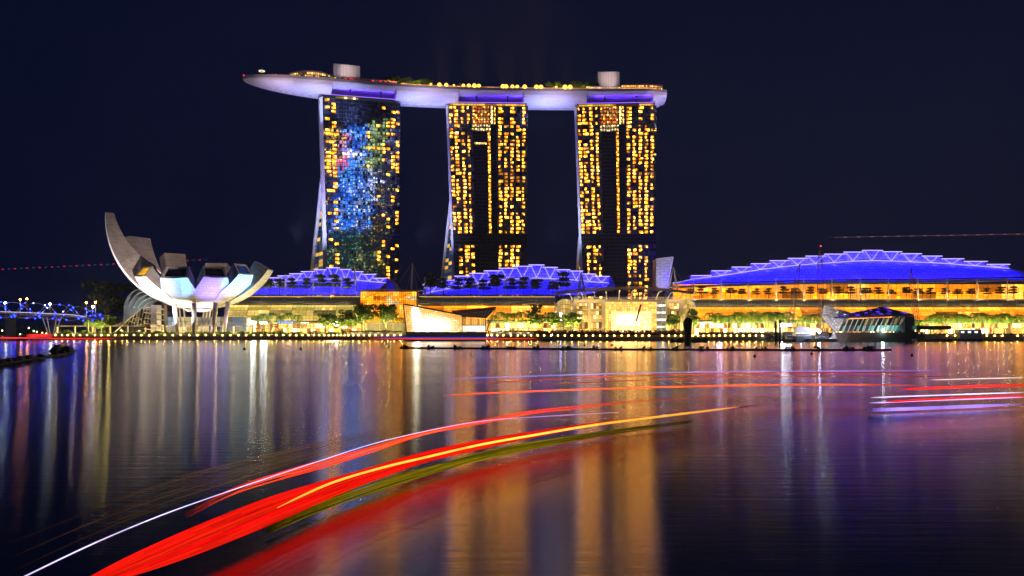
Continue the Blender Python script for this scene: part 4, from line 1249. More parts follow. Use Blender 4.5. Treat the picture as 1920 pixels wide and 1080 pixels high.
# glass wedge and ribbed shell left of the museum
root = thing("glass_wedge", "low sloping glass pavilion with a diamond frame left of the lotus museum", "pavilion")
Y0 = 585.0; pl = [P(209, 611, Y0), P(300, 611, Y0), P(300, 583, Y0), P(266, 578, Y0)]
for p_ in pl[:2]: p_.z = LAND
g = MB(); g.prism(pl, (0, 18, 0)); g.build("glass_body", mat("wedge_glass", (.03, .03, .03), .1, ior=1.8), root)
g = MB(); rng = random.Random(3)
for i in range(14):
    for j in range(6):
        u, v = (i + .1) / 14, (j + .15) / 6
        x = 209 + 91 * u; top = interp(x, [(209, 611), (266, 578), (300, 583)]); a_ = 611 + (top - 611) * v; b_ = 611 + (top - 611) * (v + .11)
        if rng.random() < .7: g.face([P(x, a_, Y0 - .1), P(x + 5, a_, Y0 - .1), P(x + 5, b_, Y0 - .1), P(x, b_, Y0 - .1)], jit((.28, .19, .07), .7))
g.build("lit_pane", M["lit"], root)
g = MB()
for i in range(16):
    x = 209 + 91 * i / 15; t = interp(x, [(209, 611), (266, 578), (300, 583)]); g.tube([P(x, 611, Y0 - .3), P(min(x + 6, 300), t, Y0 - .3)], .16, 4)
g.tube([p + Vector((0, -.3, 0)) for p in (pl[0], pl[3], pl[2])], .3, 5); g.build("frame", M["steel"], root)
root = thing("ribbed_shell", "pale curved ribbed canopy glimpsed behind the museum's left side", "canopy")
for k in range(5):
    g = MB(); pts = []
    for i in range(9):
        t = i / 8; w = math.pi * (.0 + .62 * t)
        pts.append(P(231 + k * 9 + 52 * (1 - math.cos(w * .8)) , 586 - (44 - 5 * k) * math.sin(w), 640 - k * 3))
    pts[0].z = LAND
    prev = None
    for p_ in pts:
        q = [p_, p_ + Vector((1.6, 8, .6))]
        if prev: g.hexa([prev[0], q[0], q[1], prev[1]] + [v + Vector((0, 0, .5)) for v in (prev[0], q[0], q[1], prev[1])])
        prev = q
    g.build("rib", M["white_clad"], root)
light('SPOT', "shell_floodlight", P(245, 600, 612), 16000, (.8, 1.0, .95), P(262, 565, 638), 80, .3, 1.0)
plant('broad', "broadleaf_tree", "huge dark tree behind the museum's left side", "tree", Vector((X(200, 720), 720, LAND)), 48, None, 'leaf_dark', wide=1.1)

# ------------------------------------------------------------------ white crystal pavilion on the water
root = thing("crystal_pavilion", "blazing white faceted glass pavilion on a dark plinth in the water", "pavilion")
Y0 = 540.0
def cp(px, py, y=Y0): return Vector((X(px, Y0), y, Z(py, Y0)))
zt = 622
q = [cp(763, zt), cp(866, zt), cp(866, 591), cp(756.5, 570.5)]
g = MB(); rng = random.Random(8); nu, nv = 26, 12
def fc(u, v): return q[0].lerp(q[1], u).lerp(q[3].lerp(q[2], u), v)
for j in range(nv):
    for i in range(nu):
        u, v = (i + .5) / nu, (j + .5) / nv
        b = .9 + 2.6 * math.exp(-((u - .52) ** 2 / .1 + (v - .3) ** 2 / .16))
        b += 16 * math.exp(-((u - .2) / .045) ** 2 - ((v - .45) / .4) ** 2)
        if rng.random() < .1: b *= 1.5
        c = mixc((1.3, .62, .09), (1.0, .86, .60), min(1, (b - .9) / 1.6 + .02))
        b *= rng.uniform(.8, 1.15)
        g.face([fc((i + .04) / nu, (j + .05) / nv), fc((i + .96) / nu, (j + .05) / nv), fc((i + .96) / nu, (j + .95) / nv), fc((i + .04) / nu, (j + .95) / nv)], tuple(x * b for x in c))
g.build("glass_front", M["lit"], root)
g = MB()
q2 = [cp(756.5, 570.5), cp(763, zt), cp(757, zt, Y0 + 16), cp(752, 575, Y0 + 16)]
for i in range(5):
    for j in range(8):
        def f2(u, v): return q2[1].lerp(q2[2], u).lerp(q2[0].lerp(q2[3], u), v)
        g.face([f2((i + .05) / 5, (j + .05) / 8), f2((i + .95) / 5, (j + .05) / 8), f2((i + .95) / 5, (j + .95) / 8), f2((i + .05) / 5, (j + .95) / 8)], jit((.9, .55, .16), .4))
g.build("glass_side", M["lit"], root)
g = MB()
g.tube([q[3] + Vector((0, -.3, .2)), q[2] + Vector((0, -.3, .2))], .5, 5); g.tube([q[3] + Vector((-.2, -.3, 0)), q[0] + Vector((-.2, -.3, 0))], .4, 5)
for i in range(1, nu, 2): g.tube([fc(i / nu, 0) + Vector((0, -.12, 0)), fc(i / nu, 1) + Vector((0, -.12, 0))], .05, 4)
for j in range(1, nv): g.tube([fc(0, j / nv) + Vector((0, -.12, 0)), fc(1, j / nv) + Vector((0, -.12, 0))], .06, 4)
g.build("glazing_frame", M["roof_brown"], root)
g = MB(); g.hexa([cp(763, zt, Y0 + .3), cp(866, zt, Y0 + .3), cp(866, zt, Y0 + 18), cp(763, zt, Y0 + 18), cp(757, 571, Y0 + .3), cp(866, 592, Y0 + .3), cp(866, 592, Y0 + 18), cp(757, 571, Y0 + 18)]); g.build("inner_block", M["concrete"], root)
# low right part: lit glass, tilted truss roof
g = MB()
for i in range(12):
    u0, u1 = 867 + 43 * i / 12, 867 + 43 * (i + .85) / 12
    g.face([cp(u0, 609, Y0 + 1), cp(u1, 609, Y0 + 1), cp(u1, 597.5 + .03 * i, Y0 + 1), cp(u0, 596, Y0 + 1)], jit((1.1, .5, .1), .5))
    g.face([cp(u0, 621.5, Y0 + 1), cp(u1, 621.5, Y0 + 1), cp(u1, 610.5, Y0 + 1), cp(u0, 610.5, Y0 + 1)], jit((1.7, 1.6, 1.25), .3))
g.build("shop_glazing", M["lit"], root)
g = MB(); g.prism([cp(866, 594, Y0 - 1), cp(912, 597, Y0 - 1), cp(929, 577, Y0 + 12), cp(845, 585, Y0 + 12)], (0, 1, 1.1)); g.prism([cp(866, 622, Y0 + 1.3), cp(911, 622, Y0 + 1.3), cp(911, 598, Y0 + 1.3), cp(866, 596, Y0 + 1.3)], (0, 14, 0)); g.build("tilted_roof", M["roof_brown"], root)
g = MB()
for i in range(9): g.tube([cp(866 + 5 * i, 594.5, Y0 - 1.4), cp(870 + 6 * i, 588 - i * .7, Y0 + 3)], .22, 4); g.tube([cp(870 + 6 * i, 588 - i * .7, Y0 + 3), cp(871 + 5 * i, 594.6, Y0 - 1.4)], .22, 4)
g.tube([cp(912, 622, Y0 - .6), cp(918, 606, Y0 - .6), cp(929, 577, Y0 + 10)], .35, 5); g.build("truss_frame", M["steel"], root)
g = MB(); g.hexa([cp(763, 640, Y0 - 4), cp(911, 640, Y0 - 4), cp(911, 640, Y0 + 22), cp(760, 640, Y0 + 22), cp(762, 622.3, Y0 - 4), cp(912, 622.3, Y0 - 4), cp(912, 622.3, Y0 + 22), cp(758, 622.3, Y0 + 22)]); g.build("plinth", M["concrete"], root)

# ------------------------------------------------------------------ dark faceted pavilion on the right
root = thing("faceted_pavilion", "dark faceted glass pavilion with tilted lattice fin and blue-tinted roof on the water", "pavilion")
Y0 = 505.0
fin = [cp(1, 1)] and [Vector((X(a, Y0), Y0, Z(b, Y0))) for a, b in ((1568, 624), (1590, 600), (1612, 594), (1600, 588), (1546, 572), (1538, 588), (1556, 622))]
def dp(px, py, y=Y0): return Vector((X(px, Y0), y, Z(py, Y0)))
g = MB(); g.prism([dp(1566, 624), dp(1585, 600), dp(1618, 591, Y0 + 8), dp(1600, 584, Y0 + 8), dp(1546, 572), dp(1540, 590)], (0, 1.6, 0)); g.build("lattice_fin", M["roof_grey"], root)
g = MB()
def lf(u, v): return dp(1541, 590).lerp(dp(1546, 573), v).lerp(dp(1567, 622).lerp(dp(1592, 592), v), u)
for i in range(13):
    g.tube([lf(i / 12, 0) + Vector((0, -.3, 0)), lf(i / 12, 1) + Vector((0, -.3, 0))], .16, 4)
for j in range(7): g.tube([lf(0, j / 6) + Vector((0, -.35, 0)), lf(1, j / 6) + Vector((0, -.35, 0))], .14, 4)
g.build("lattice_bar", M["stone"], root)
g = MB(); rng = random.Random(17)
for i in range(20):
    u, v = rng.random(), rng.random()
    g.face([lf(u, v) + Vector((0, -.5, 0)), lf(u, v) + Vector((.5, -.5, 0)), lf(u, v) + Vector((.5, -.5, .5)), lf(u, v) + Vector((0, -.5, .5))], (1.2, 1.4, 1.7) if u > .5 else (.6, .4, .2))
g.build("small_light", M["lit"], root)
g = MB(); fr_, bk = [dp(1562, 597.5, Y0 - 3), dp(1708, 592.5, Y0 - 3)], [dp(1618, 587, Y0 + 9), dp(1668, 577.5, Y0 + 9)]
g.prism([fr_[0], fr_[1], bk[1], bk[0]], (0, .3, 1.0)); g.build("folded_roof", mat("blue_roof_glass", (.05, .05, .09), .25, ior=1.7), root)
g = MB()
for i in range(9):
    for j in range(3):
        if (i + j) % 2 == 0 or rng.random() < .25:
            u, v = (i + .2) / 9, (j + .2) / 3; c = lambda u, v: fr_[0].lerp(fr_[1], u).lerp(bk[0].lerp(bk[1], u), v) + Vector((0, -.1, 1.12))
            g.face([c(u, v), c(u + .06, v), c(u + .06, v + .18), c(u, v + .18)], jit((.10, .03, .75), .6))
g.build("roof_light_panel", M["lit"], root)
g = MB()
for i in range(22):
    u0, u1 = (i + .06) / 22, (i + .94) / 22
    for v0, v1, pal in ((.04, .45, [(.10, .35, .32), (.25, .6, .55), (.03, .06, .06), (.5, .8, .7)]), (.5, .95, [(.015, .02, .02), (.04, .05, .05), (.35, .22, .06)])):
        c = lambda u, v: dp(1572 + 118 * u, 622).lerp(dp(1580 + 122 * u, 598.5 - 4 * u), v)
        g.face([c(u0, v0), c(u1, v0), c(u1, v1), c(u0, v1)], jit(rng.choice(pal), .4))
g.build("glazing", M["lit"], root)
g = MB()
for i in range(14):
    u = i / 13; g.tube([dp(1570 + 120 * u, 623, Y0 - .6), dp(1579 + 124 * u, 597 - 4 * u, Y0 - 2.2)], .3, 5)
g.build("raking_strut", M["stone"], root)
g = MB(); g.hexa([dp(1566, 641, Y0 - 3), dp(1692, 641, Y0 - 3), dp(1700, 641, Y0 + 22), dp(1566, 641, Y0 + 22), dp(1563, 623, Y0 - 3), dp(1692, 623, Y0 - 3), dp(1700, 623, Y0 + 22), dp(1563, 623, Y0 + 22)])
g.build("plinth", M["timber"], root)
g = MB(); g.prism([dp(1691.5, 642, Y0 - 3.4), dp(1712, 642, Y0 - 3.4), dp(1709, 593, Y0 - 3.4), dp(1692, 593, Y0 - 3.4)], (0, 14, 0)); g.build("dark_end", M["dark"], root)
g = MB(); g.hexa([dp(1573, 622, Y0 + .5), dp(1690, 622, Y0 + .5), dp(1690, 622, Y0 + 15), dp(1573, 622, Y0 + 15), dp(1582, 599, Y0 + .5), dp(1700, 594, Y0 + .5), dp(1700, 594, Y0 + 15), dp(1582, 599, Y0 + 15)]); g.build("inner_block", M["dark"], root)
g = MB(); g.ball(dp(1650, 619.5, Y0 - 4), .75); g.build("bright_lamp", glow("cyan_lamp", (.6, 1.0, .9), 90), root)
light('SPOT', "pavilion_floodlight", dp(1575, 632, Y0 - 40), 26000, (1, .75, .6), dp(1580, 605), 70, .3, 1.0)
# ------------------------------------------------------------------ seawall lamps
LAMP = glow("seawall_lamp", (1.0, .54, .09), 60)
g1, g2 = MB(), MB()
g1.tube([(0, .7, -.2), (0, .1, .15), (0, 0, .3)], .09, 5); g1.box(-.2, .2, -.2, .2, .2, .34)
g2.ball((0, 0, .66), .30, 8, 5)
lamp0 = None
lamp_px = [(p, "under the lotus museum") for p in (4 + 100, 116, 127, 138, 150, 163, 178, 190, 203, 216, 229, 237, 251, 265, 280, 294, 309, 324, 339, 355, 370, 386, 402, 417, 432)]
lamp_px += [(p, "before the pale mall wing") for p in (447, 461.5, 476, 490, 504, 518, 531, 543.5, 555.5, 567, 578.5, 588.5, 598.5, 608, 616.5, 624.5, 632, 639, 646, 653.5, 662.5, 672, 682, 693, 704, 716, 727, 739, 751)]
lamp_px += [(p, "right of the blazing white pavilion") for p in (914, 922, 932.5, 944, 958, 971, 983.5, 996, 1008)]
lamp_px += [(p, "before the entrance hall plaza") for p in (1020.5, 1033.5, 1046, 1059, 1072, 1085, 1099, 1112, 1125.5, 1138.5, 1152, 1165.5, 1178.5, 1192, 1204.5, 1217)]
lamp_px += [(p, "between the dark post and the barge") for p in (1242, 1254, 1266, 1277, 1299, 1309, 1319, 1329, 1339, 1349, 1360, 1370.5, 1382, 1393.5, 1405.5, 1417.5, 1429.5)]
lamp_px += [(p, "right of the dark faceted pavilion") for p in (1776, 1791, 1806, 1821, 1836, 1850.5, 1865, 1879.5, 1908, 1922)]
cnt = {}
for px, where in lamp_px:
    Y = shoreY(px) - .9; i = cnt.get(where, 0); cnt[where] = i + 1
    lab = "%s round seawall lamp from the left %s" % (nth(i), where)
    if lamp0 is None:
        lamp0 = thing("seawall_lamp", lab, "lamp", (0, 0, 0), "round lamps along the seawall")
        g1.build("bracket", M["dark"], lamp0); g2.build("bulb", LAMP, lamp0); o = lamp0
    else:
        o = copy_tree(lamp0); o["label"] = lab
    o.location = (X(px, Y), Y, LAND - .5)
# low greenery along the walk
def greenery(px0, px1, z0, z1, dy0, dy1, n, name, lab, leaf='hedge', size=.55):
    g = MB(); rng = random.Random(int(px0))
    for _ in range(n):
        px = rng.uniform(px0, px1); Y = shoreY(px) + rng.uniform(dy0, dy1)
        hump = .55 + .45 * noise.noise(Vector((px * .06, dy0, 3)))
        c = Vector((X(px, Y), Y, LAND + z0 + (z1 - z0) * rng.random() * hump))
        a = Vector((rng.gauss(0, 1), rng.gauss(0, 1), rng.gauss(0, 1))).normalized(); b = a.orthogonal().normalized()
        k = size * rng.uniform(.6, 1.5); g.face([c - a * k, c + b * k * .5, c + a * k, c - b * k * .5])
    tag(g.build(name, M[leaf]), kind="stuff", label=lab, cat="planting")
greenery(105, 425, 0, 4.2, 3, 7, 5200, "shrubbery", "lit green planting along the promenade under the museum")
greenery(425, 650, 0, 4.2, 3, 7, 3600, "shrubbery", "lit green planting along the promenade before the pale mall wing")
greenery(655, 755, 2.0, 4.0, 8, 12, 1200, "shrubbery", "clipped green planter left of the white pavilion", size=.4)
greenery(915, 1015, 2.0, 4.0, 8, 12, 1200, "shrubbery", "clipped green planter right of the white pavilion", size=.4)
greenery(1310, 1480, 0.5, 3.4, 5, 9, 2200, "shrubbery", "dark planting before the long palm row", 'leaf_dark', size=.5)
greenery(1715, 1930, 0.3, 2.2, 2, 5, 2200, "shrubbery", "dark planting along the seawall on the right", 'leaf_dark', size=.5)
# stepped terraces of the promenade
g = MB()
def strip(px0, px1, dy0, dy1, z0, z1):
    n = 14
    for i in range(n):
        a, b = px0 + (px1 - px0) * i / n, px0 + (px1 - px0) * (i + 1) / n; Ya, Yb2 = shoreY(a), shoreY(b)
        g.hexa([(X(a, Ya), Ya + dy0, z0), (X(b, Yb2), Yb2 + dy0, z0), (X(b, Yb2), Yb2 + dy1, z0), (X(a, Ya), Ya + dy1, z0),
                (X(a, Ya), Ya + dy0, z1), (X(b, Yb2), Yb2 + dy0, z1), (X(b, Yb2), Yb2 + dy1, z1), (X(a, Ya), Ya + dy1, z1)])
strip(652, 756, 5, 14, LAND - .2, LAND + 2.0); strip(914, 1012, 5, 14, LAND - .2, LAND + 2.0); strip(1352, 1450, 5, 14, LAND - .2, LAND + 1.6)
tag(g.build("planter_wall", M["concrete"]), "low concrete planter walls on the promenade steps", "planter")
for px in (655, 668, 689, 704, 728, 745, 920, 935, 955, 975, 990): light('POINT', "step_light", (X(px, 560), shoreY(px) + 4.2, LAND + 2.4), 350, (1, .75, .4), radius=.15)
# covered walkway with lit posts
root = thing("covered_walkway", "long thin walkway canopy on lit posts along the left promenade", "walkway")
g = MB(); n = 24
for i in range(n):
    a, b = 104 + 560 * i / n, 104 + 560 * (i + 1) / n; Ya, Yb2 = shoreY(a) + 8, shoreY(b) + 8
    z0 = Z(612, 580)
    g.hexa([(X(a, Ya), Ya, z0), (X(b, Yb2), Yb2, z0), (X(b, Yb2), Yb2 + 4, z0), (X(a, Ya), Ya + 4, z0), (X(a, Ya), Ya, z0 + .5), (X(b, Yb2), Yb2, z0 + .5), (X(b, Yb2), Yb2 + 4, z0 + .5), (X(a, Ya), Ya + 4, z0 + .5)])
g.build("canopy_slab", M["roof_grey"], root)
for px in range(108, 660, 33 if True else 1):
    Y = shoreY(px) + 7; g = MB(); x = X(px, Y); z1 = Z(612, 580)
    g.tube([(x, Y, LAND), (x, Y, z1)], .48, 8); g.build("post", M["stone"], root)
    light('POINT', "post_light", (x + 1.6, Y - 4.5, LAND + 3.4), 3200, (1, .72, .3), radius=.15)
# ------------------------------------------------------------------ palms and broadleaf trees
def palms(pxs, Y, hlo, hhi, where, group, light_e=0):
    for i, px in enumerate(pxs):
        y = Y + random.uniform(-3, 3); plant('palm', "palm_tree", "%s palm from the left in the %s" % (nth(i), where), "palm tree", Vector((X(px, y), y, LAND)), random.uniform(hlo, hhi), group, 'frond', 'palm_bark')
        if light_e and i % 2 == 0: light('POINT', "palm_uplight", (X(px, y) + 1.2, y - 5, LAND + 6.0), light_e * 7, (1, .82, .25), radius=.2)
palms([481, 494, 511, 526, 541, 557], 596, 12.5, 15.5, "group before the pale mall wing", "palms before the pale mall wing", 1500)
palms([752], 590, 11, 12, "gap at the white pavilion's left edge", None, 700)
palms([926, 938, 947, 958, 968, 978, 990], 592, 13, 16, "cluster right of the white pavilion", "palms right of the white pavilion", 1500)
palms([1330 + i * 6.4 + random.uniform(-2, 2) for i in range(25)], 594, 12.5, 16, "long row before the right mall wing", "palms in the long row", 1600)
palms([1501, 1510, 1519, 1530, 1541], 592, 12, 14, "small clump above the bright barge lamp", "palms above the barge lamp", 1300)
palms([1740 + i * 7.4 + random.uniform(-2.5, 2.5) for i in range(25)], 594, 11.5, 15, "row at the right edge", "palms at the right edge", 1500)
palms([166, 178], 596, 9, 10.5, "lit pair at the bridge end", "palms at the bridge end", 1400)
palms([1712], 592, 10, 11, "place beside the faceted pavilion's right end", None, 700)
for px, y, h, lab, wd in ((616, 594, 17, "small round-crowned tree, leftmost of four before the pale mall wing", 1.15), (647, 594, 18.5, "flat broad tree second of four before the pale mall wing", 1.2),
                          (683, 590, 25, "tallest dark broadleaf tree before the golden glass box", .95), (724, 592, 25, "tall open-crowned tree right below the golden glass box", .9),
                          (1007, 590, 22.5, "tall leafy tree at the left of the entrance plaza", .85), (1035, 586, 18.5, "loose lit tree second from left on the entrance plaza", .95),
                          (1060, 588, 16.5, "small bright tree before the arched mall entrance", .9), (1078, 584, 16.5, "low spreading lit tree before the stone portal", 1.0),
                          (1260, 586, 15.5, "yellow-lit tree left of the dark post on the right side of the hall", .95), (1297, 584, 19, "dense dark green tree behind the dark post", .85),
                          (206, 590, 15, "lit green tree left of the glass wedge pavilion", 1.0), (190, 600, 12, "low lit tree beside the bridge-end palms", 1.1), (1722, 590, 11, "small tree right of the faceted pavilion", 1.1)):
    plant('broad', "broadleaf_tree", lab, "tree", Vector((X(px, y), y, LAND)), h, None, 'leaf', 'bark', wd)
    light('POINT', "tree_uplight", (X(px, y) + 2, y - 6, LAND + 5.0), 16000, (1, .78, .22), radius=.2)
    light('POINT', "tree_uplight", (X(px, y) - 1, y - 1, LAND + 6.0), 4000, (1, .78, .22), radius=.2)
# planting on the roof park
for i, px in enumerate([727, 733, 740, 747, 753, 761, 769, 776, 783, 790, 798, 806]):
    p, s = front(px, .75); plant('broad' if i % 3 else 'palm', "roof_garden_tree", "%s dark roof garden tree from the left beyond the red-lit bar" % nth(i), "tree", p, random.uniform(6.5, 8.8), "trees right of the rooftop bar", 'leaf' if i % 3 else 'frond', 'bark' if i % 3 else 'palm_bark', 1.1)
for i, px in enumerate([763, 774.5, 786, 862, 898, 948, 1002, 1010, 1055, 1070]):
    p, s = front(px, .93); plant('palm', "roof_garden_palm", "%s small yellow-lit palm from the left along the roof park's pool edge" % nth(i), "palm tree", p, random.uniform(3.6, 4.6), "small palms on the roof park", 'frond', 'palm_bark')
    light('POINT', "garden_uplight", p + Vector((.6, -1.6, 1.0)), 1200, (1, .75, .12), radius=.1)
for i, px in enumerate([1030, 1037, 1045, 1052, 1060, 1068, 1078, 1086, 1094, 1102, 1110, 1118]):
    p, s = front(px, .7); plant('broad', "roof_garden_tree", "%s bushy roof garden tree from the left before the right-hand roof block" % nth(i), "tree", p, random.uniform(5.5, 9.5), "trees left of the right-hand roof block", 'leaf', 'bark', 1.1)
for px in (735, 760, 785, 1040, 1065, 1095): p, s = front(px, .9); light('POINT', "garden_uplight", p + Vector((0, -1, 1.6)), 2200, (1, .72, .15), radius=.1)
# ------------------------------------------------------------------ crowd on the plaza
g = MB(); rng = random.Random(66)
for _ in range(900):
    px = rng.uniform(1000, 1290); Y = shoreY(px) + rng.uniform(1.5, 16); x = X(px, Y); h = rng.uniform(1.5, 1.8); z = LAND + (Y - shoreY(px)) * .14
    c = rng.choice([(.05, .03, .03), (.12, .05, .03), (.3, .1, .04), (.03, .03, .05), (.25, .2, .16)])
    g.tube([(x, Y, z), (x, Y, z + h * .45), (x, Y, z + h * .75), (x, Y, z + h * .84)], [.16, .2, .25, .08], 5, c)
    g.ball((x, Y, z + h * .92), .13, 5, 4, (.3, .17, .1))
tag(g.build("crowd", M["cloth"]), kind="stuff", label="dense crowd of people standing on the plaza steps before the entrance hall", cat="crowd")
g = MB()
for i in range(9): 
    n = 12
    for j in range(n):
        a, b = 998 + 294 * j / n, 998 + 294 * (j + 1) / n; Ya, Yb2 = shoreY(a) + 1 + i * 1.8, shoreY(b) + 1 + i * 1.8; z = LAND - .1 + i * .25
        g.hexa([(X(a, Ya), Ya, z - .3), (X(b, Yb2), Yb2, z - .3), (X(b, Yb2), Yb2 + 1.8, z - .3), (X(a, Ya), Ya + 1.8, z - .3), (X(a, Ya), Ya, z + .1), (X(b, Yb2), Yb2, z + .1), (X(b, Yb2), Yb2 + 1.8, z + .1), (X(a, Ya), Ya + 1.8, z + .1)])
tag(g.build("plaza_steps", M["timber"]), kind="structure", label="dark stepped plaza deck curving along the water", cat="steps")
# street lamps on the promenade
for i, px in enumerate((568, 575, 1311, 1318, 1322, 1332)):
    p = Vector((X(px, 590), 590, LAND)); root = thing("lamp_post", "slim twin-head lamp post, %s from the left on the mall forecourt" % nth(i), "lamp post", p, "twin-head forecourt lamp posts")
    g = MB(); g.tube([(0, 0, 0), (0, 0, 9)], .16, 6); g.tube([(-.9, 0, 8.8), (.9, 0, 8.8)], .1, 5); g.build("post", M["steel"], root)
    for s_ in (-1, 1): g = MB(); g.box(s_ * .9 - .3, s_ * .9 + .3, -.3, .3, 8.2, 8.7); g.build("lamp_head", glow("post_lamp", (1, .85, .6), 6) if "post_lamp" not in bpy.data.materials else bpy.data.materials["post_lamp"], root)
# bright white shop sign lamps that streak the water
LILAC = glow("lilac_sign", (.55, .5, 1.0), 60); WHITE = glow("white_shop_light", (.80, .93, 1.0), 80); WARMW = glow("warm_shop_light", (1.0, .80, .5), 80)
for i, (px, y, w_, h_, m, lab) in enumerate(((471, 606.5, 7, 1.6, WHITE, "long white lit sign above the shops at the palms' left"), (494, 607, 5, 1.4, WHITE, "white lit sign above the shops behind the palms"), (627, 611, 10, 3.6, WARMW, "glaring warm white shopfront under the two small trees"),
                                    (1086, 612, 4, 6.5, WARMW, "tall glaring white doorway at the entrance hall's left"), (1240, 588, 9, 1.6, WHITE, "white lit ledge at the entrance hall's right, topmost"), (1240, 594, 9, 1.0, WHITE, "white lit ledge at the entrance hall's right, second from top"),
                                    (1240, 600, 9, 1.0, WHITE, "white lit ledge at the entrance hall's right, lowest"), (1262, 614, 7, 4, WARMW, "glaring shopfront right of the entrance hall"), (1475, 612, 8, 1.8, WHITE, "white lit shopfront beside the dark mooring piles"), (1051, 603, 1.6, 6, LILAC, "narrow upright lilac-white sign before the arched entrance"), (1349, 613, 4, 1.6, LILAC, "small lilac-white sign behind the long palm row's left end"))):  # lilac light by the palm row is added for its water streak
    Y = 603.5; root = thing("lit_sign", lab, "lit sign", (X(px, Y), Y, Z(y, Y)))
    g = MB(); g.box(-w_ / 2, w_ / 2, 0, .3, 0, h_); g.build("housing", M["dark"], root)
    g = MB(); g.box(-w_ / 2 + .1, w_ / 2 - .1, -.12, -.004, .1, h_ - .1); g.build("light_face", m, root)
# blue sign letters cluster
root = thing("neon_sign", "small glowing blue sign on the arcade behind the left palms", "neon sign")
g = MB()
for i in range(13): x = X(521 + i * 2.3, 603); g.box(x, x + random.uniform(.3, .6), 602.6, 602.8, Z(606, 603), Z(606, 603) + random.uniform(.8, 1.4))
g.build("glowing_tubes", glow("blue_neon", (.08, .16, 1.0), 5), root)
g = MB(); g.box(X(519, 603), X(551, 603), 602.9, 603.1, Z(606, 603) - .3, Z(606, 603) + 1.8); g.build("backing", M["dark"], root)
# ------------------------------------------------------------------ things in the water
p = Vector((X(1289.5, 440), 440, 0))
root = thing("dark_post", "tall dark pillar with a rounded bulbous head standing in the water", "pillar", p)
g = MB(); zt = Z(596, 440)
g.tube([(0, 0, -1.5), (-.1, 0, 1.0), (0, 0, zt * .45), (-.1, 0, zt * .7), (0, 0, zt * .82), (.05, 0, zt * .93), (0, 0, zt)], [1.6, 1.55, 1.75, 2.15, 2.25, 1.9, .9], 12); g.build("shaft", M["rubber"], root, True)
g = MB(); g.tube([(0, 0, .2), (0, 0, .9)], 2.2, 12); g.build("collar", M["rubber"], root)
def barge(label, px0, px1, Y, h, cat="barge", m='timber', deck=None, name="barge"):
    root = thing(name, label, cat, (X((px0 + px1) / 2, Y), Y, 0)); L = X(px1, Y) - X(px0, Y); w = 7
    g = MB(); a = L / 2
    g.hexa([(-a + 1.2, -w / 2 + .6, -.5), (a - 1.2, -w / 2 + .6, -.5), (a - 1.2, w / 2 - .6, -.5), (-a + 1.2, w / 2 - .6, -.5), (-a, -w / 2, h), (a, -w / 2, h), (a, w / 2, h), (-a, w / 2, h)]); g.build("hull", M[m], root)
    g = MB()
    for i in range(int(L / 2)): g.box(-a + 1 + i * 2 - .06, -a + 1 + i * 2 + .06, -w / 2, -w / 2 + .1, h, h + .9)
    g.tube([(-a, -w / 2 + .05, h + .9), (a, -w / 2 + .05, h + .9)], .06, 4); g.build("rail", M["dark"], root)
    return root, L, h
b, L, h = barge("low dark barge crowded with gear around the dark pillar", 1255, 1326, 470, .9, m='rubber')
g = MB(); rng = random.Random(5)
for _ in range(26): x = rng.uniform(-L / 2 + 1, L / 2 - 1); s_ = rng.uniform(.3, .9); g.box(x - s_, x + s_, -2 - s_, -2 + s_, h, h + s_ * 1.6)
g.build("deck_gear", M["timber"], b)
b, L, h = barge("small dark boat moored left of the plaza steps", 1014, 1036, 505, 1.2, "boat", name="moored_boat")
g = MB(); g.box(-2, 2.5, -1.5, 1.5, h, h + 1.8); g.build("cabin", M["hull_white"], b); g = MB(); g.ball((3, -1, h + 2.4), .2, 6, 4); g.build("lamp", M["lit"] if False else WARMW, b)
b, L, h = barge("small grey work boat beside the two mooring piles", 1470, 1490, 488, 1.3, "boat", name="work_boat")
g = MB(); g.box(-2, 1.5, -1.5, 1.5, h, h + 2.2); g.build("cabin", M["hull_white"], b); g = MB(); g.box(-1.7, 1.2, -1.62, -1.52, h + 1.2, h + 1.8); g.build("window", M["rubber"], b)
b, L, h = barge("white double-deck barge left of the star-bright lamp", 1488, 1516, 492, 3.0, "barge", 'dark')
g = MB(); g.box(-L / 2 + .3, L / 2 - .3, -3, 3, h, h + 1.6); g.box(-L / 2 + .6, L / 2 - .6, -2.8, 2.8, h + 1.9, h + 5.2); g.build("deckhouse", M["hull_white"], b)
g = MB(); g.box(-L / 2 + .5, L / 2 - .5, -3.05, -3.01, h + .5, h + 1.1); g.build("window_band", M["dark"], b)
light('POINT', "barge_light", (X(1500, 480), 478, 8), 900, (1, .9, .8), radius=.2)
b, L, h = barge("dark work barge carrying the star-bright white lamp", 1512, 1568, 490, 1.6, "barge", 'dark')
g = MB(); g.prism([(5, -2, h), (L / 2 - .5, -2, h), (L / 2 - 2, -2, h + 3.8), (7, -2, h + 3.4)], (0, 4, 0)); g.build("ramp", M["hull_white"], b)
p = Vector((X(1536, 486), 486, 1.6)); root = thing("work_lamp", "star-bright blue-white work lamp on the barge left of the faceted pavilion", "lamp", p)
g = MB(); g.tube([(0, 0, 0), (0, 0, 3.4)], .12, 6); g.build("post", M["dark"], root); g = MB(); g.ball((0, -.3, 4.0), .75, 10, 6); g.build("bulb", glow("work_lamp_glow", (.66, .74, 1.0), 2200), root)
b, L, h = barge("dark barge with green canopy right of the faceted pavilion", 1714, 1782, 492, 1.4, "barge")
g = MB(); g.box(-L / 2, L / 2 - 1, -3, 3, h + 5.2, h + 7.4); g.build("green_canopy", mat("green_canvas", (.015, .07, .03), .6), b)
g = MB()
for i in range(6): x = -L / 2 + 1 + i * (L - 3) / 5; g.tube([(x, -2.8, h), (x, -2.8, h + 5.2)], .12, 5)
g.build("canopy_post", M["dark"], b)
g = MB()
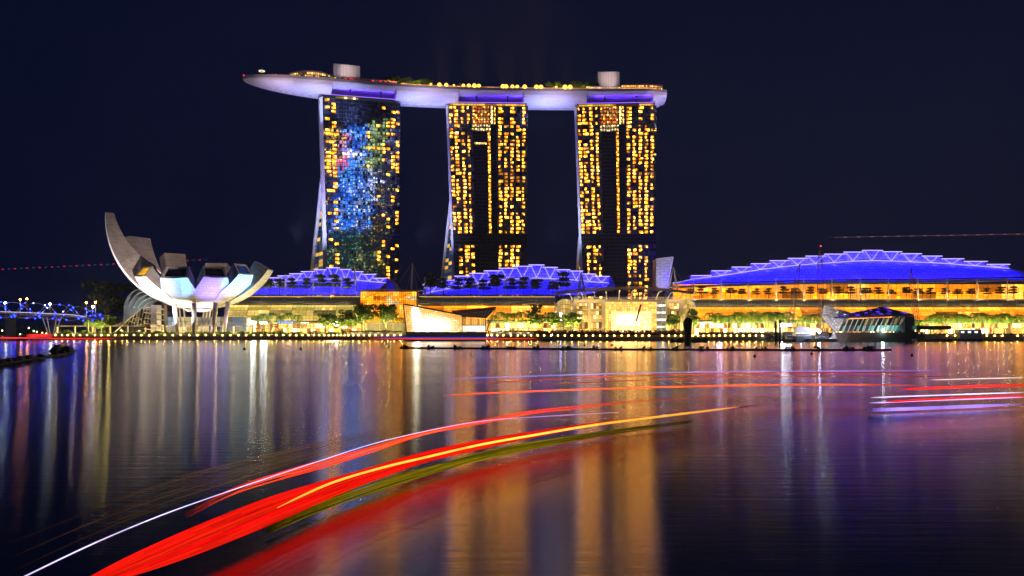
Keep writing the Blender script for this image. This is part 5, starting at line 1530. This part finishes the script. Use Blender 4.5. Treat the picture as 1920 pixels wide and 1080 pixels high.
for i in range(7): x = -L / 2 + 2 + i * (L - 5) / 6; g.box(x - .5, x + .5, -2.2, -2, h + 3.0, h + 3.7)
g.build("deck_light_row", glow("deck_lights", (1, .6, .2), .8), b)
b, L, h = barge("white cabin houseboat with three lit windows right of the green canopy", 1793, 1838, 520, 1.2, "houseboat")
g = MB(); g.box(-L / 2 + .4, L / 2 - .4, -2.5, 2.5, h + 2.2, h + 5.6); g.box(-L / 2 + .8, L / 2 - .8, -2.3, 2.3, h, h + 2.2); g.build("cabin", M["hull_white"], b)
for i in range(3): g = MB(); x = -L / 2 + 2.5 + i * 4; g.box(x - .9, x + .9, -2.58, -2.51, h + 3.6, h + 4.6); g.build("window", glow("cabin_window", (.7, .85, 1.0), 2.2) if i == 0 else bpy.data.materials["cabin_window"], b)
light('POINT', "barge_light", (X(1812, 505), 503, 6), 500, (1, .8, .6), radius=.2)
for i, (px, pt) in enumerate(((1454.5, 604), (1462.5, 601))):
    root = thing("mooring_pile", ["dark mooring pile, the shorter of two left of the barges", "taller dark mooring pile beside the shorter one"][i], "pile", (X(px, 470), 470, 0))
    g = MB(); g.tube([(0, 0, -1), (0, 0, Z(pt, 470))], .6, 8); g.build("pile_shaft", M["rubber"], root); g = MB(); g.tube([(0, 0, Z(pt, 470)), (0, 0, Z(pt, 470) + .5)], [.75, .3], 8); g.build("pile_cap", M["dark"], root)
# crawler crane jibs
def crane(label, foot, top, Y, w):
    root = thing("lattice_crane", label, "crane", (X(foot[0], Y), Y, 0)); o = Vector((X(foot[0], Y), Y, 0))
    a, b = P(*foot, Y) - o, P(*top, Y) - o; ax = (b - a).normalized(); s_ = ax.cross(Vector((0, 1, 0))).normalized(); n = 20
    g = MB(); c = [(-w, -w), (w, -w), (w, w), (-w, w)]
    def q(t, i): k = min(1, .35 + 4 * t, .3 + 4 * (1 - t)); return a.lerp(b, t) + s_ * c[i][0] * k + Vector((0, 1, 0)) * c[i][1] * k
    for i in range(4):
        g.tube([q(j / n, i) for j in range(n + 1)], .14, 4)
        for j in range(n): g.tube([q(j / n, i), q((j + 1) / n, (i + 1) % 4)], .09, 3)
    g.build("jib", mat("crane_paint", (.20, .05, .03), .5) if "crane_paint" not in bpy.data.materials else bpy.data.materials["crane_paint"], root)
    g = MB(); g.box(a.x - 3, a.x + 3, -2.5, 2.5, 1.2, 5.5); g.box(a.x - 4, a.x + 4, -3, 3, .9, 1.2); g.build("cab", M["timber"], root)
    g = MB(); g.box(a.x - 9, a.x + 9, -5, 5, -.6, .9); g.build("pontoon", M["dark"], root)
    g = MB(); g.tube([b, b + Vector((.6, 0, 1.4))], .5, 6); g.ball(b + Vector((.6, 0, 1.6)), .35, 6, 4); g.build("jib_head", M["dark"], root)
    return root, b + o
crane("leaning dark lattice crane jib, the left of three", (1480, 622), (1498, 501), 515, 1.1)
r_, t_ = crane("tallest lattice crane jib with a red tip light", (1541, 622), (1537, 469), 515, 1.2)
root = thing("beacon_lamp", "red warning light on top of the tallest crane jib", "beacon", t_ + Vector((.6, 0, 2.0)))
g = MB(); g.ball((0, 0, .4), .45, 6, 4); g.build("bulb", bpy.data.materials["red_beacon"], root); g = MB(); g.tube([(0, 0, -.2), (0, 0, .1)], .2, 6); g.build("socket", M["dark"], root)
crane("short dark lattice crane jib behind the faceted pavilion", (1722, 622), (1708, 509), 530, 1.1)
# floating boom across the bay with clumps of gear
root = thing("floating_boom", "long thin black floating boom stretched across the bay", "boom")
pts = [on_plane(px, py, .15) for px, py in ((750, 652.5), (900, 653.5), (1100, 655), (1300, 656), (1500, 656.5), (1671, 656.5))]
g = MB(); g.tube(pts, .42, 6); g.build("float_tube", M["rubber"], root)
rng = random.Random(12)
for i, px in enumerate((757, 808, 856, 909, 959, 1007, 1062, 1111, 1161, 1212, 1264, 1319, 1372, 1427, 1481, 1534, 1580, 1592, 1625, 1632)):
    c = on_plane(px, interp(px, [(750, 652.5), (1100, 655), (1300, 656), (1671, 656.5)]), .15); g = MB()
    for _ in range(rng.randint(4, 9)): q = c + Vector((rng.uniform(-1.6, 1.6), rng.uniform(-.4, .4), rng.uniform(.2, .9))); s_ = rng.uniform(.2, .5); g.ball(q, s_, 6, 4); g.tube([c, q + Vector((rng.uniform(-.5, .5), 0, rng.uniform(.2, .8)))], .06, 3)
    g.build("buoy_cluster", M["rubber"], root)
root = thing("tyre_pontoon", "dark pontoon with tyre blocks curving in from the left edge", "pontoon")
pts = [on_plane(px, py, .2) for px, py in ((-60, 690), (0, 682), (40, 676), (90, 668.5), (125, 662.5), (143, 658))]
g = MB(); g.tube(pts, .5, 6, flat=.7); g.build("float_tube", M["rubber"], root)
for i, px in enumerate((-24, -10, 3, 18, 29, 38, 54, 78, 103, 118, 128, 137)):
    c = on_plane(px, interp(px, [(-60, 690), (0, 682), (40, 676), (90, 668.5), (125, 662.5), (143, 658)]), .3); g = MB(); s_ = .42 if i < 7 else .55
    g.box(c.x - s_, c.x + s_, c.y - .4, c.y + .4, .4, .4 + rng.uniform(.55, .9)); g.tube([c + Vector((-s_, -.5, .4)), c + Vector((s_, -.5, .4))], .25, 6); g.build("tyre_block", M["rubber"], root)
g = MB()
for _ in range(22): c = on_plane(rng.uniform(100, 134), rng.uniform(652, 661), .3); s_ = rng.uniform(.5, 1.0); g.box(c.x - s_, c.x + s_, c.y - s_, c.y + s_, .2, .2 + rng.uniform(.3, 1.3))
g.build("gear_pile", M["timber"], root)
for i, (px, py) in enumerate(((1415, 668), (1522, 663.5), (1710, 666.5), (458, 655), (564, 655), (728, 651), (1096, 648), (1147, 647.5))):
    c = on_plane(px, py, .1); o = thing("float_buoy", "small black buoy, %s of the scattered ones from the left" % nth([5, 6, 7, 0, 1, 2, 3, 4][i]), "buoy", c, "small black buoys on the bay")
    g = MB(); g.ball((0, 0, 0), .35 if py > 655 else .5, 8, 5, sz=1.2); g.build("float", M["rubber"], o); g = MB(); g.tube([(0, 0, .3), (0, 0, .75)], .06, 4); g.build("ring_eye", M["dark"], o)
# ------------------------------------------------------------------ bridges on the left
def bridge_pt(u):     # centre of the tube bridge, u 0 at the land end
    px = 196 - 300 * u; Y = 652 - 30 * math.sin(u * 2.2); return Vector((X(px, Y), Y, Z(interp(px, [(-110, 578), (0, 582), (60, 584), (140, 588), (196, 597)]), Y)))
root = thing("tube_bridge", "curving footbridge inside a steel double spiral dotted with blue lights", "bridge")
BL = glow("blue_bridge_light", (.004, .014, 1.0), 80); WL = glow("white_bridge_light", (.8, .85, 1.0), 14)
n = 96; rad = 5.6; nled = 0
for strand in range(4):
    g = MB(); pts = []
    sg = 1 if strand % 2 else -1; ph = strand * math.pi / 2
    for i in range(n + 1):
        u = i / n; c = bridge_pt(u); r_ = rad * min(1, .35 + 4 * u); w = sg * u * 22 + ph
        pts.append(c + Vector((0, r_ * math.cos(w), r_ * math.sin(w) + .5)))
    g.tube(pts, .17, 5); g.build("spiral_tube", M["steel"], root)
    for i in range(2, n, 5):
        if nled >= 76: break
        g = MB(); g.ball(pts[i] + Vector((0, -.35, 0)), .30, 6, 4); g.build("bridge_light", BL if (i * 7 + strand) % 9 else WL, root); nled += 1
g = MB(); prev = None
for i in range(n + 1):
    c = bridge_pt(i / n); q = [c + Vector((0, -3, -2.4)), c + Vector((0, 3, -2.4)), c + Vector((0, 3, -1.6)), c + Vector((0, -3, -1.6))]
    if prev: g.hexa([prev[0], q[0], q[1], prev[1], prev[3], q[3], q[2], prev[2]])
    prev = q
g.build("deck", M["concrete"], root)
g = MB()
for u0, u1 in ((.1, .9),): g.tube([bridge_pt(u0 + (u1 - u0) * i / 30) + Vector((0, -3.1, -.9)) for i in range(31)], .16, 4)
g.build("deck_light_line", glow("bridge_deck_line", (.9, .75, .8), 1.3), root)
for px in (97, -40):
    g = MB(); u = (196 - px) / 300; c = bridge_pt(u); b = Vector((c.x, c.y, -.5))
    for dx in (-7, -3.5, 3.5, 7): g.tube([b + Vector((dx * .15, 0, 0)), c + Vector((dx, 0, -3))], .45, 6)
    g.build("raking_pier", M["steel"], root)
for u in (.15, .35, .55, .75): light('POINT', "bridge_wash", bridge_pt(u) + Vector((0, -7, 0)), 700, (.15, .25, 1.0), radius=.3)
root = thing("road_bridge", "flat dark road bridge passing behind the spiral footbridge", "bridge")
g = MB(); Yr = 690; g.box(X(-300, Yr), X(215, Yr), Yr, Yr + 14, Z(597, Yr), Z(592.5, Yr)); g.build("deck", M["concrete"], root)
for px in (-60, 20, 105, 170): g = MB(); x = X(px, Yr + 7); g.box(x - 2, x + 2, Yr + 3, Yr + 11, -1, Z(597, Yr)); g.build("pier", M["concrete"], root)
g = MB(); g.tube([(X(-300, Yr), Yr - .2, Z(591.5, Yr)), (X(215, Yr), Yr - .2, Z(591.5, Yr))], .12, 4)
for i in range(60): x = X(-300 + 515 * i / 59, Yr); g.box(x - .08, x + .08, Yr - .25, Yr - .1, Z(592.5, Yr), Z(591.5, Yr))
g.build("parapet_rail", M["steel"], root)
OL = glow("sodium_lamp", (1.0, .34, .04), 110); CL_ = glow("cool_street_lamp", (.8, .95, 1.0), 220)
for i, (px, py, m, lab) in enumerate(((10, 568, CL_, "white street lamp at the left edge"), (94, 570, CL_, "white street lamp above the middle of the spiral bridge"), (174, 575, CL_, "white street lamp near the bridge's land end"),
        (38, 561.5, OL, "orange street lamp, leftmost above the road bridge"), (50.5, 560.5, OL, "orange street lamp just right of the leftmost orange one"), (162, 567.5, OL, "orange street lamp near the big dark tree"), (179, 566.5, OL, "orange street lamp closest to the lotus museum"))):
    Y = 696 + (i % 2) * 3; z0 = Z(592.5, Yr); root = thing("street_lamp", lab, "street lamp", (X(px, Y), Y, z0)); h = Z(py, Y) - z0
    g = MB(); g.tube([(0, 0, 0), (0, 0, h - .2), (.3, -.6, h + .25)], .16, 6); g.build("pole", M["steel"], root); g = MB(); g.ball((.3, -.7, h), .75 if m is CL_ else .6, 8, 5); g.build("lamp_head", m, root)
# far bank lights and trees
rng = random.Random(31)
g = MB()
for _ in range(900): px = rng.uniform(-200, 125); g.leaves(P(px, rng.uniform(613, 628), 1030), (4, 2, 3), 3, 1.8, rng=rng)
tag(g.build("far_trees", M["leaf_dark"]), kind="stuff", label="dark tree belt along the far bank under the bridge", cat="trees")
cols = [(1.0, .8, .4), (.7, 1.0, .5), (.3, 1.0, .4), (1, .5, .2), (.9, .95, 1)]
for i in range(16):
    px = -30 + i * 8.4 + rng.uniform(-2, 2); p = P(px, rng.uniform(614, 627), 1012)
    if i == 9: continue
    o = thing("bank_lamp", "%s tiny far-bank lamp from the left, seen under the bridge" % nth(i if i < 9 else i - 1), "lamp", (p.x, p.y, 1.5), "tiny lamps on the far bank")
    g = MB(); g.tube([(0, 0, 0), (0, 0, p.z - 1.5)], .15, 4); g.build("pole", M["dark"], o); g = MB(); g.ball((0, 0, p.z - 1.5), .8, 6, 4, rng.choice(cols)); g.build("bulb", bpy.data.materials.get("far_bulb") or glow("far_bulb", None, 9), o)
# ------------------------------------------------------------------ long streaks of boat light over the bay
def streak(label, pts, z, r, col, s, taper=True, cat="light streak", parent=None, name="light_streak", part="glowing_line", n=40):
    """glowing line hanging at height z above the water, passing through the given points"""
    P_ = [on_plane(px, py, z) for px, py in pts]; out = []
    for i in range(len(P_) - 1):
        a, b, c, d = P_[max(i - 1, 0)], P_[i], P_[i + 1], P_[min(i + 2, len(P_) - 1)]
        k = max(4, n // len(P_))
        for j in range(k):
            t = j / k; out.append(.5 * ((2 * b) + (c - a) * t + (2 * a - 5 * b + 4 * c - d) * t * t + (3 * b - a - 3 * c + d) * t ** 3))
    out.append(P_[-1]); m = len(out)
    wpx = r if callable(r) else (lambda px, r=r: r)
    rb = [wpx(CX + q.x / q.y * F) * .5 * q.y / F for q in out]
    rr = [max(.008, rb[i] * min(1, (i + .5) / 3, (m - i - .5) / 3)) if taper is True else rb[i] * max(.2, min(1, (m - i - .5) / (m * .3), (i + 3) / (m * .12))) for i in range(m)]
    root = parent or thing(name, label, cat)
    g = MB(); g.tube(out, rr, 6); sd = random.uniform(0, 90)
    fade = 1.0 if taper is True else .0
    for f in range(len(g.f)):
        i = min(f // 6, m - 2); px = CX + out[i].x / out[i].y * F
        b = s * (.85 + .45 * (noise.noise(Vector((px * .012, sd, 0))) + .35 * noise.noise(Vector((px * .07, sd, 5)))))
        e = min(1, (m - i) / (m * .35)) * (1 if pts[0][1] > 1075 else min(1, (i + 1) / (m * .25)))
        b *= max(.06, e if not fade else (.5 + .5 * e))
        g.c[f] = tuple(max(0, c * b) for c in col)
    g.build(part, M["lit"], root)
    return root, out
streak("thin white light streak sweeping from the bottom left corner up to the bay's middle", [(20, 1095), (50, 1079), (180, 1017), (300, 967), (400, 931), (500, 897), (600, 864), (700, 832), (800, 808), (900, 790), (1000, 782), (1160, 773)], 2.1, (lambda px: interp(px, [(50, 2.8), (400, 1.8), (700, 1.3), (1160, .8)])), (.72, .58, 1.0), 1.7)
top = [(150, 1092), (260, 1036), (380, 983), (500, 936), (600, 905), (700, 876), (800, 847), (900, 826), (1000, 809), (1120, 792), (1250, 778), (1385, 763)]
bot = [(205, 1092), (330, 1052), (440, 1010), (540, 968), (640, 924), (720, 893), (800, 866), (900, 842), (1000, 820), (1120, 798), (1250, 781), (1385, 765)]
red = thing("light_streak", "broad red light band sweeping from the bottom left toward the right", "light streak")
NB = 26
for i in range(NB):
    t = min(1, max(0, i / (NB - 1) + random.uniform(-.02, .02))); sh_ = random.uniform(-25, 25); pts = [(a[0] + (b[0] - a[0]) * t, a[1] + (b[1] - a[1]) * t) for a, b in zip(top, bot)]; pts[-1] = (pts[-1][0] + sh_ * 2, pts[-1][1] - sh_ * .22)
    col = (1.0, .004 + .015 * random.random(), .004); 
    streak(None, pts, 1.0 - .6 * t, (lambda px, k=random.uniform(.85, 1.2): k * interp(px, [(150, 5), (500, 5.4), (700, 3.6), (800, 2.6), (1000, 1.7), (1385, 1.0)])), col, random.uniform(.8, 1.25), False, parent=red)
streak("orange-yellow light line along the lower edge of the broad red band", [(520, 952), (620, 906), (720, 876), (800, 857), (900, 834), (1000, 816), (1120, 796), (1250, 779.5), (1386, 763)], 1.35, 4.2, (1.0, .46, .05), 2.0)
olive = thing("light_streak", "dim olive light band just below the broad red band", "light streak")
t0 = [(510, 975), (600, 940), (700, 906), (800, 876), (900, 850), (1000, 829), (1150, 806), (1300, 788)]
for i in range(14): streak(None, [(x - 1.0 * i + random.uniform(-6, 6), y + 2.1 * i * (1 - (x - 510) / 1000)) for x, y in t0], .34 - .015 * i, 2.6, (.36, .26, .006), random.uniform(.15, .9), False, parent=olive)
amber = thing("light_streak", "faint amber light lines on the near side of the thin white streak", "light streak")
for i in range(9):
    y0 = 30 + 12 * i; pts = [(x, y - (y0 * interp(x, [(20, .75), (300, .5), (800, .12)]))) for x, y in [(20, 1095), (180, 1017), (300, 967), (400, 931), (500, 897), (600, 864), (700, 832), (800, 808)]][i % 3:7 + i % 2]
    streak(None, pts, 1.5, 1.3, (.30, .11 + .02 * (i % 3), .015), random.uniform(.25, .6), False, parent=amber)
pink = [(350, 966), (430, 925), (500, 900), (600, 872), (700, 842), (800, 812), (900, 791), (1000, 773), (1100, 762), (1200, 752), (1360, 742)]
pk = thing("light_streak", "salmon red light streak above the white one", "light streak")
for i in range(9): streak(None, [(x + random.uniform(-8, 8), y + (i - 4) * .55 * interp(x, [(350, 2.5), (500, 3.6), (650, 2.5), (800, 1.6), (1400, .8)])) for x, y in pink], 1.8 - .06 * i, (lambda px, k=random.uniform(.5, .9): k * interp(px, [(350, 1.4), (500, 2.6), (650, 2.2), (800, 1.7), (1360, .9)])), (1.0, .03 + .05 * (2 < i < 7), .008 + .025 * (3 < i < 6)), random.uniform(1.3, 2.2), False, parent=pk)
streak("long orange-red light streak crossing the bay right of centre", [(830, 741), (950, 735.5), (1100, 730), (1250, 725.5), (1400, 722.5), (1550, 721), (1720, 722.5)], 1.2, 3.4, (1.0, .12, .03), 1.6)
streak("faint lilac light line, uppermost across the bay", [(835, 711), (1000, 705), (1200, 699.5), (1400, 696.5), (1758, 695)], 1.6, 2, (.55, .4, 1.0), .9)
streak("thin red light line just below the faint lilac one", [(870, 720), (1100, 708), (1300, 702), (1500, 699), (1730, 698)], 1.4, 2, (1.0, .08, .05), .8)
streak("thin red light line between the lilac and the orange-red streak", [(1000, 722), (1200, 713), (1400, 707), (1600, 705), (1780, 706)], 1.3, 2, (1.0, .08, .04), .7)
streak("white light line, uppermost at the right edge", [(1743, 712.5), (1830, 710), (1925, 708)], 1.8, 2.2, (1.0, .85, .7), 1.3)
streak("red light streak at the right edge below the white line", [(1690, 730), (1780, 726.5), (1850, 724), (1925, 722.5)], 1.2, 5, (1.0, .03, .02), 1.4)
streak("upper lilac-white light line right of the barge lamp's reflection", [(1632, 745.5), (1760, 741), (1925, 735.5)], 1.5, 2.2, (.8, .7, 1.0), 1.7)
streak("thick red light streak at the right edge between two lilac lines", [(1660, 753.5), (1760, 748), (1860, 744), (1925, 742)], 1.1, 4.2, (1.0, .02, .02), 1.5)
streak("lower thin lilac light line right of the barge lamp's reflection", [(1630, 755.5), (1760, 750.5), (1925, 744.5)], 1.0, 2.2, (.75, .5, 1.0), 1.6)
streak("broad violet light band lowest at the right edge", [(1629, 769), (1720, 766), (1820, 762), (1925, 757.5)], .25, 7, (.42, .26, 1.0), 1.4, False)
streak("red light line skimming the seawall on the left", [(-30, 633.5), (50, 633.8), (100, 634.5), (215, 635)], 2.0, 2.6, (1.0, .03, .03), 1.4)
streak("red light line low before the blazing white pavilion", [(690, 635), (800, 635.5), (930, 635.3), (1010, 634.5)], 1.6, 2.2, (1.0, .06, .02), 1.2)
streak("blue light line above the red one before the blazing white pavilion", [(700, 632.8), (800, 633), (940, 633)], 2.2, 1.8, (.15, .08, 1.0), .9)
streak("stubby red light streak beside the bridge pier", [(50, 630), (75, 629), (98, 630)], 3.2, 7, (1.0, .04, .03), 1.4)
def sky_dashes(label, p0, p1, Y, n, duty, cols, r, s):
    root = thing("aircraft_light_streak", label, "light streak"); a, b = P(*p0, Y), P(*p1, Y)
    for i in range(n):
        g = MB(); g.tube([a.lerp(b, i / n), a.lerp(b, (i + duty) / n)], r, 4); c = cols[i % len(cols)]; key = "sky_%.2f_%.2f_%.2f" % c
        g.build("light_dash", bpy.data.materials.get(key) or glow(key, c, s), root)
sky_dashes("dashed red and grey aircraft light streak low in the sky at left", (-20, 506), (396, 486.5), 1600, 36, .32, [(1.0, .02, .05), (.06, .10, .14)], 1.05, .55)
sky_dashes("faint dotted aircraft light streak in the sky above the long roof", (1565, 445), (1930, 438.5), 1700, 44, .8, [(.30, .06, .05), (.16, .08, .07), (.5, .35, .3)], .55, .6)
# ------------------------------------------------------------------ office towers across the bay, behind the camera: the left hotel tower mirrors them
rng = random.Random(77)
CL2 = glow("office_light", None, 12.5)
def office(label, x0, x1, y, h, spec, wash):
    root = thing("office_tower", label, "office tower", (0, 0, 0), None)
    g = MB(); g.box(x0, x1, y - 30, y - .3, 0, h); g.build("building_body", M["concrete"], root)
    g = MB()
    for (u0, u1, z0, z1, n, w, hh, cols) in spec:
        for _ in range(n):
            x = rng.uniform(x0 + (x1 - x0) * u0, x0 + (x1 - x0) * u1); z = rng.uniform(z0, z1); z = round(z / 4) * 4 + 1; ww = w * rng.uniform(.5, 1.5)
            g.face([(x + ww, y, z), (x, y, z), (x, y, z + hh), (x + ww, y, z + hh)], jit(rng.choice(cols), .5))
    tag(g.build("lit_window_field", CL2, root), kind="stuff")
    g = MB()
    for (u0, u1, z0, z1, c) in wash: g.face([(x0 + (x1 - x0) * u1, y - .12, z0), (x0 + (x1 - x0) * u0, y - .12, z0), (x0 + (x1 - x0) * u0, y - .12, z1), (x0 + (x1 - x0) * u1, y - .12, z1)], c)
    g.build("sheen_glow_sheet", CL2, root)  # unseen glowing sheets added to give the left tower a broad sheen
YE = [(1.0, .62, .03), (.9, .7, .08), (1, .5, .03)]; BLU = [(.01, .10, 1.0), (.005, .14, .9), (.01, .28, 1.0), (.15, .4, 1.0)]; WH = [(.8, .9, 1.0), (1, 1, 1), (.5, .7, 1.0)]; GR = [(.25, .36, .12), (.4, .5, .2), (.2, .3, .16)]
TEAL = [(.02, .2, .2), (.05, .35, .3), (.5, .6, .25), (.6, .5, .12)]; RD = [(1.0, .03, .05), (1, .05, .12), (1, .3, .4)]
office("office tower with yellow lit floors behind the viewer", 160, 200, -100, 378, [(0, .85, 286, 372, 46, 7, 2.2, YE), (0, 1, 180, 286, 12, 3, 2, YE), (0, 1, 60, 200, 22, 3, 2, TEAL)], [(0, 1, 60, 200, (.004, .005, .007)), (0, 1, 200, 376, (.010, .010, .028))])
office("office tower with blue and red lights behind the viewer", 201, 252, -100, 384, [(.2, 1, 196, 376, 250, 6, 2.6, BLU), (0, .35, 300, 362, 46, 3, 3, RD), (.1, 1, 200, 370, 46, 5, 2, WH), (.1, .9, 322, 330, 10, 9, 5, [(1, .8, .7), (1, 1, 1)]), (0, 1, 60, 200, 90, 2, 2, TEAL)], [(.1, 1, 196, 380, (.003, .022, .14)), (0, .1, 196, 380, (.012, .012, .035)), (0, 1, 60, 196, (.003, .012, .02))])
office("pale green lit office tower behind the viewer", 253, 290, -100, 390, [(0, 1, 300, 384, 70, 6, 3, GR), (0, .8, 190, 300, 110, 5, 2.4, WH + BLU), (0, 1, 60, 190, 110, 2.4, 2, TEAL + GR)], [(0, .5, 190, 300, (.004, .02, .12)), (.5, 1, 190, 300, (.01, .014, .05)), (0, 1, 300, 386, (.03, .045, .02)), (0, 1, 60, 190, (.005, .01, .008))])
office("office tower with scattered coloured signs behind the viewer", 291, 326, -100, 384, [(.2, 1, 310, 376, 40, 2, 2, RD + WH + BLU), (0, 1, 60, 300, 90, 2.4, 2, GR + TEAL + YE)], [(0, 1, 60, 210, (.006, .007, .007)), (0, 1, 210, 380, (.010, .010, .03))])

# ------------------------------------------------------------------ pieces that belong to a part hang under that part
SUB = {"glazing_frame": ("glass_wall", "glass_front", "glazing"), "roof_rib": ("barrel_roof",), "roof_edge_light": ("barrel_roof",), "truss_strut": ("fascia_panel",),
       "canopy_rib": ("canopy_roof",), "stay_cable": ("pole",), "mullion_grid": ("glass_facade",), "violet_light_strip": ("top_floor_frame",), "window": ("cabin",),
       "window_band": ("deckhouse",), "jib_head": ("jib",), "lattice_bar": ("lattice_fin",), "small_light": ("lattice_fin",), "roof_light_panel": ("folded_roof",),
       "raking_strut": ("glazing",), "truss_frame": ("tilted_roof",), "panel_joint_strip": ("cladding",), "rooftop_vent": ("cladding",), "parapet_rail": ("deck",), "deck_light_line": ("deck",), "louvre": ("slab",)}
def stem_of(o): return o.name.split(".")[0]
for root in [o for o in S.collection.objects if o.parent is None and o.get("category")]:
    kids = list(root.children)
    for k in kids:
        for want in SUB.get(stem_of(k), ()):
            hit = [p for p in kids if stem_of(p) == want]
            if hit: k.parent = hit[0]; break
# ------------------------------------------------------------------ humid night air
g = MB(); g.box(-1500, 1500, -160, 1900, -1, 300)
hm = bpy.data.materials.new("night_haze"); hm.use_nodes = True
t = hm.node_tree; t.nodes.clear(); o = t.nodes.new("ShaderNodeOutputMaterial"); v = t.nodes.new("ShaderNodeVolumePrincipled")
v.inputs["Density"].default_value = .00008; v.inputs["Color"].default_value = (.70, .76, .95, 1); v.inputs["Anisotropy"].default_value = 0.2
t.links.new(v.outputs[0], o.inputs["Volume"])
tag(g.build("haze", hm), kind="stuff", label="thin humid night haze over the bay", cat="haze")
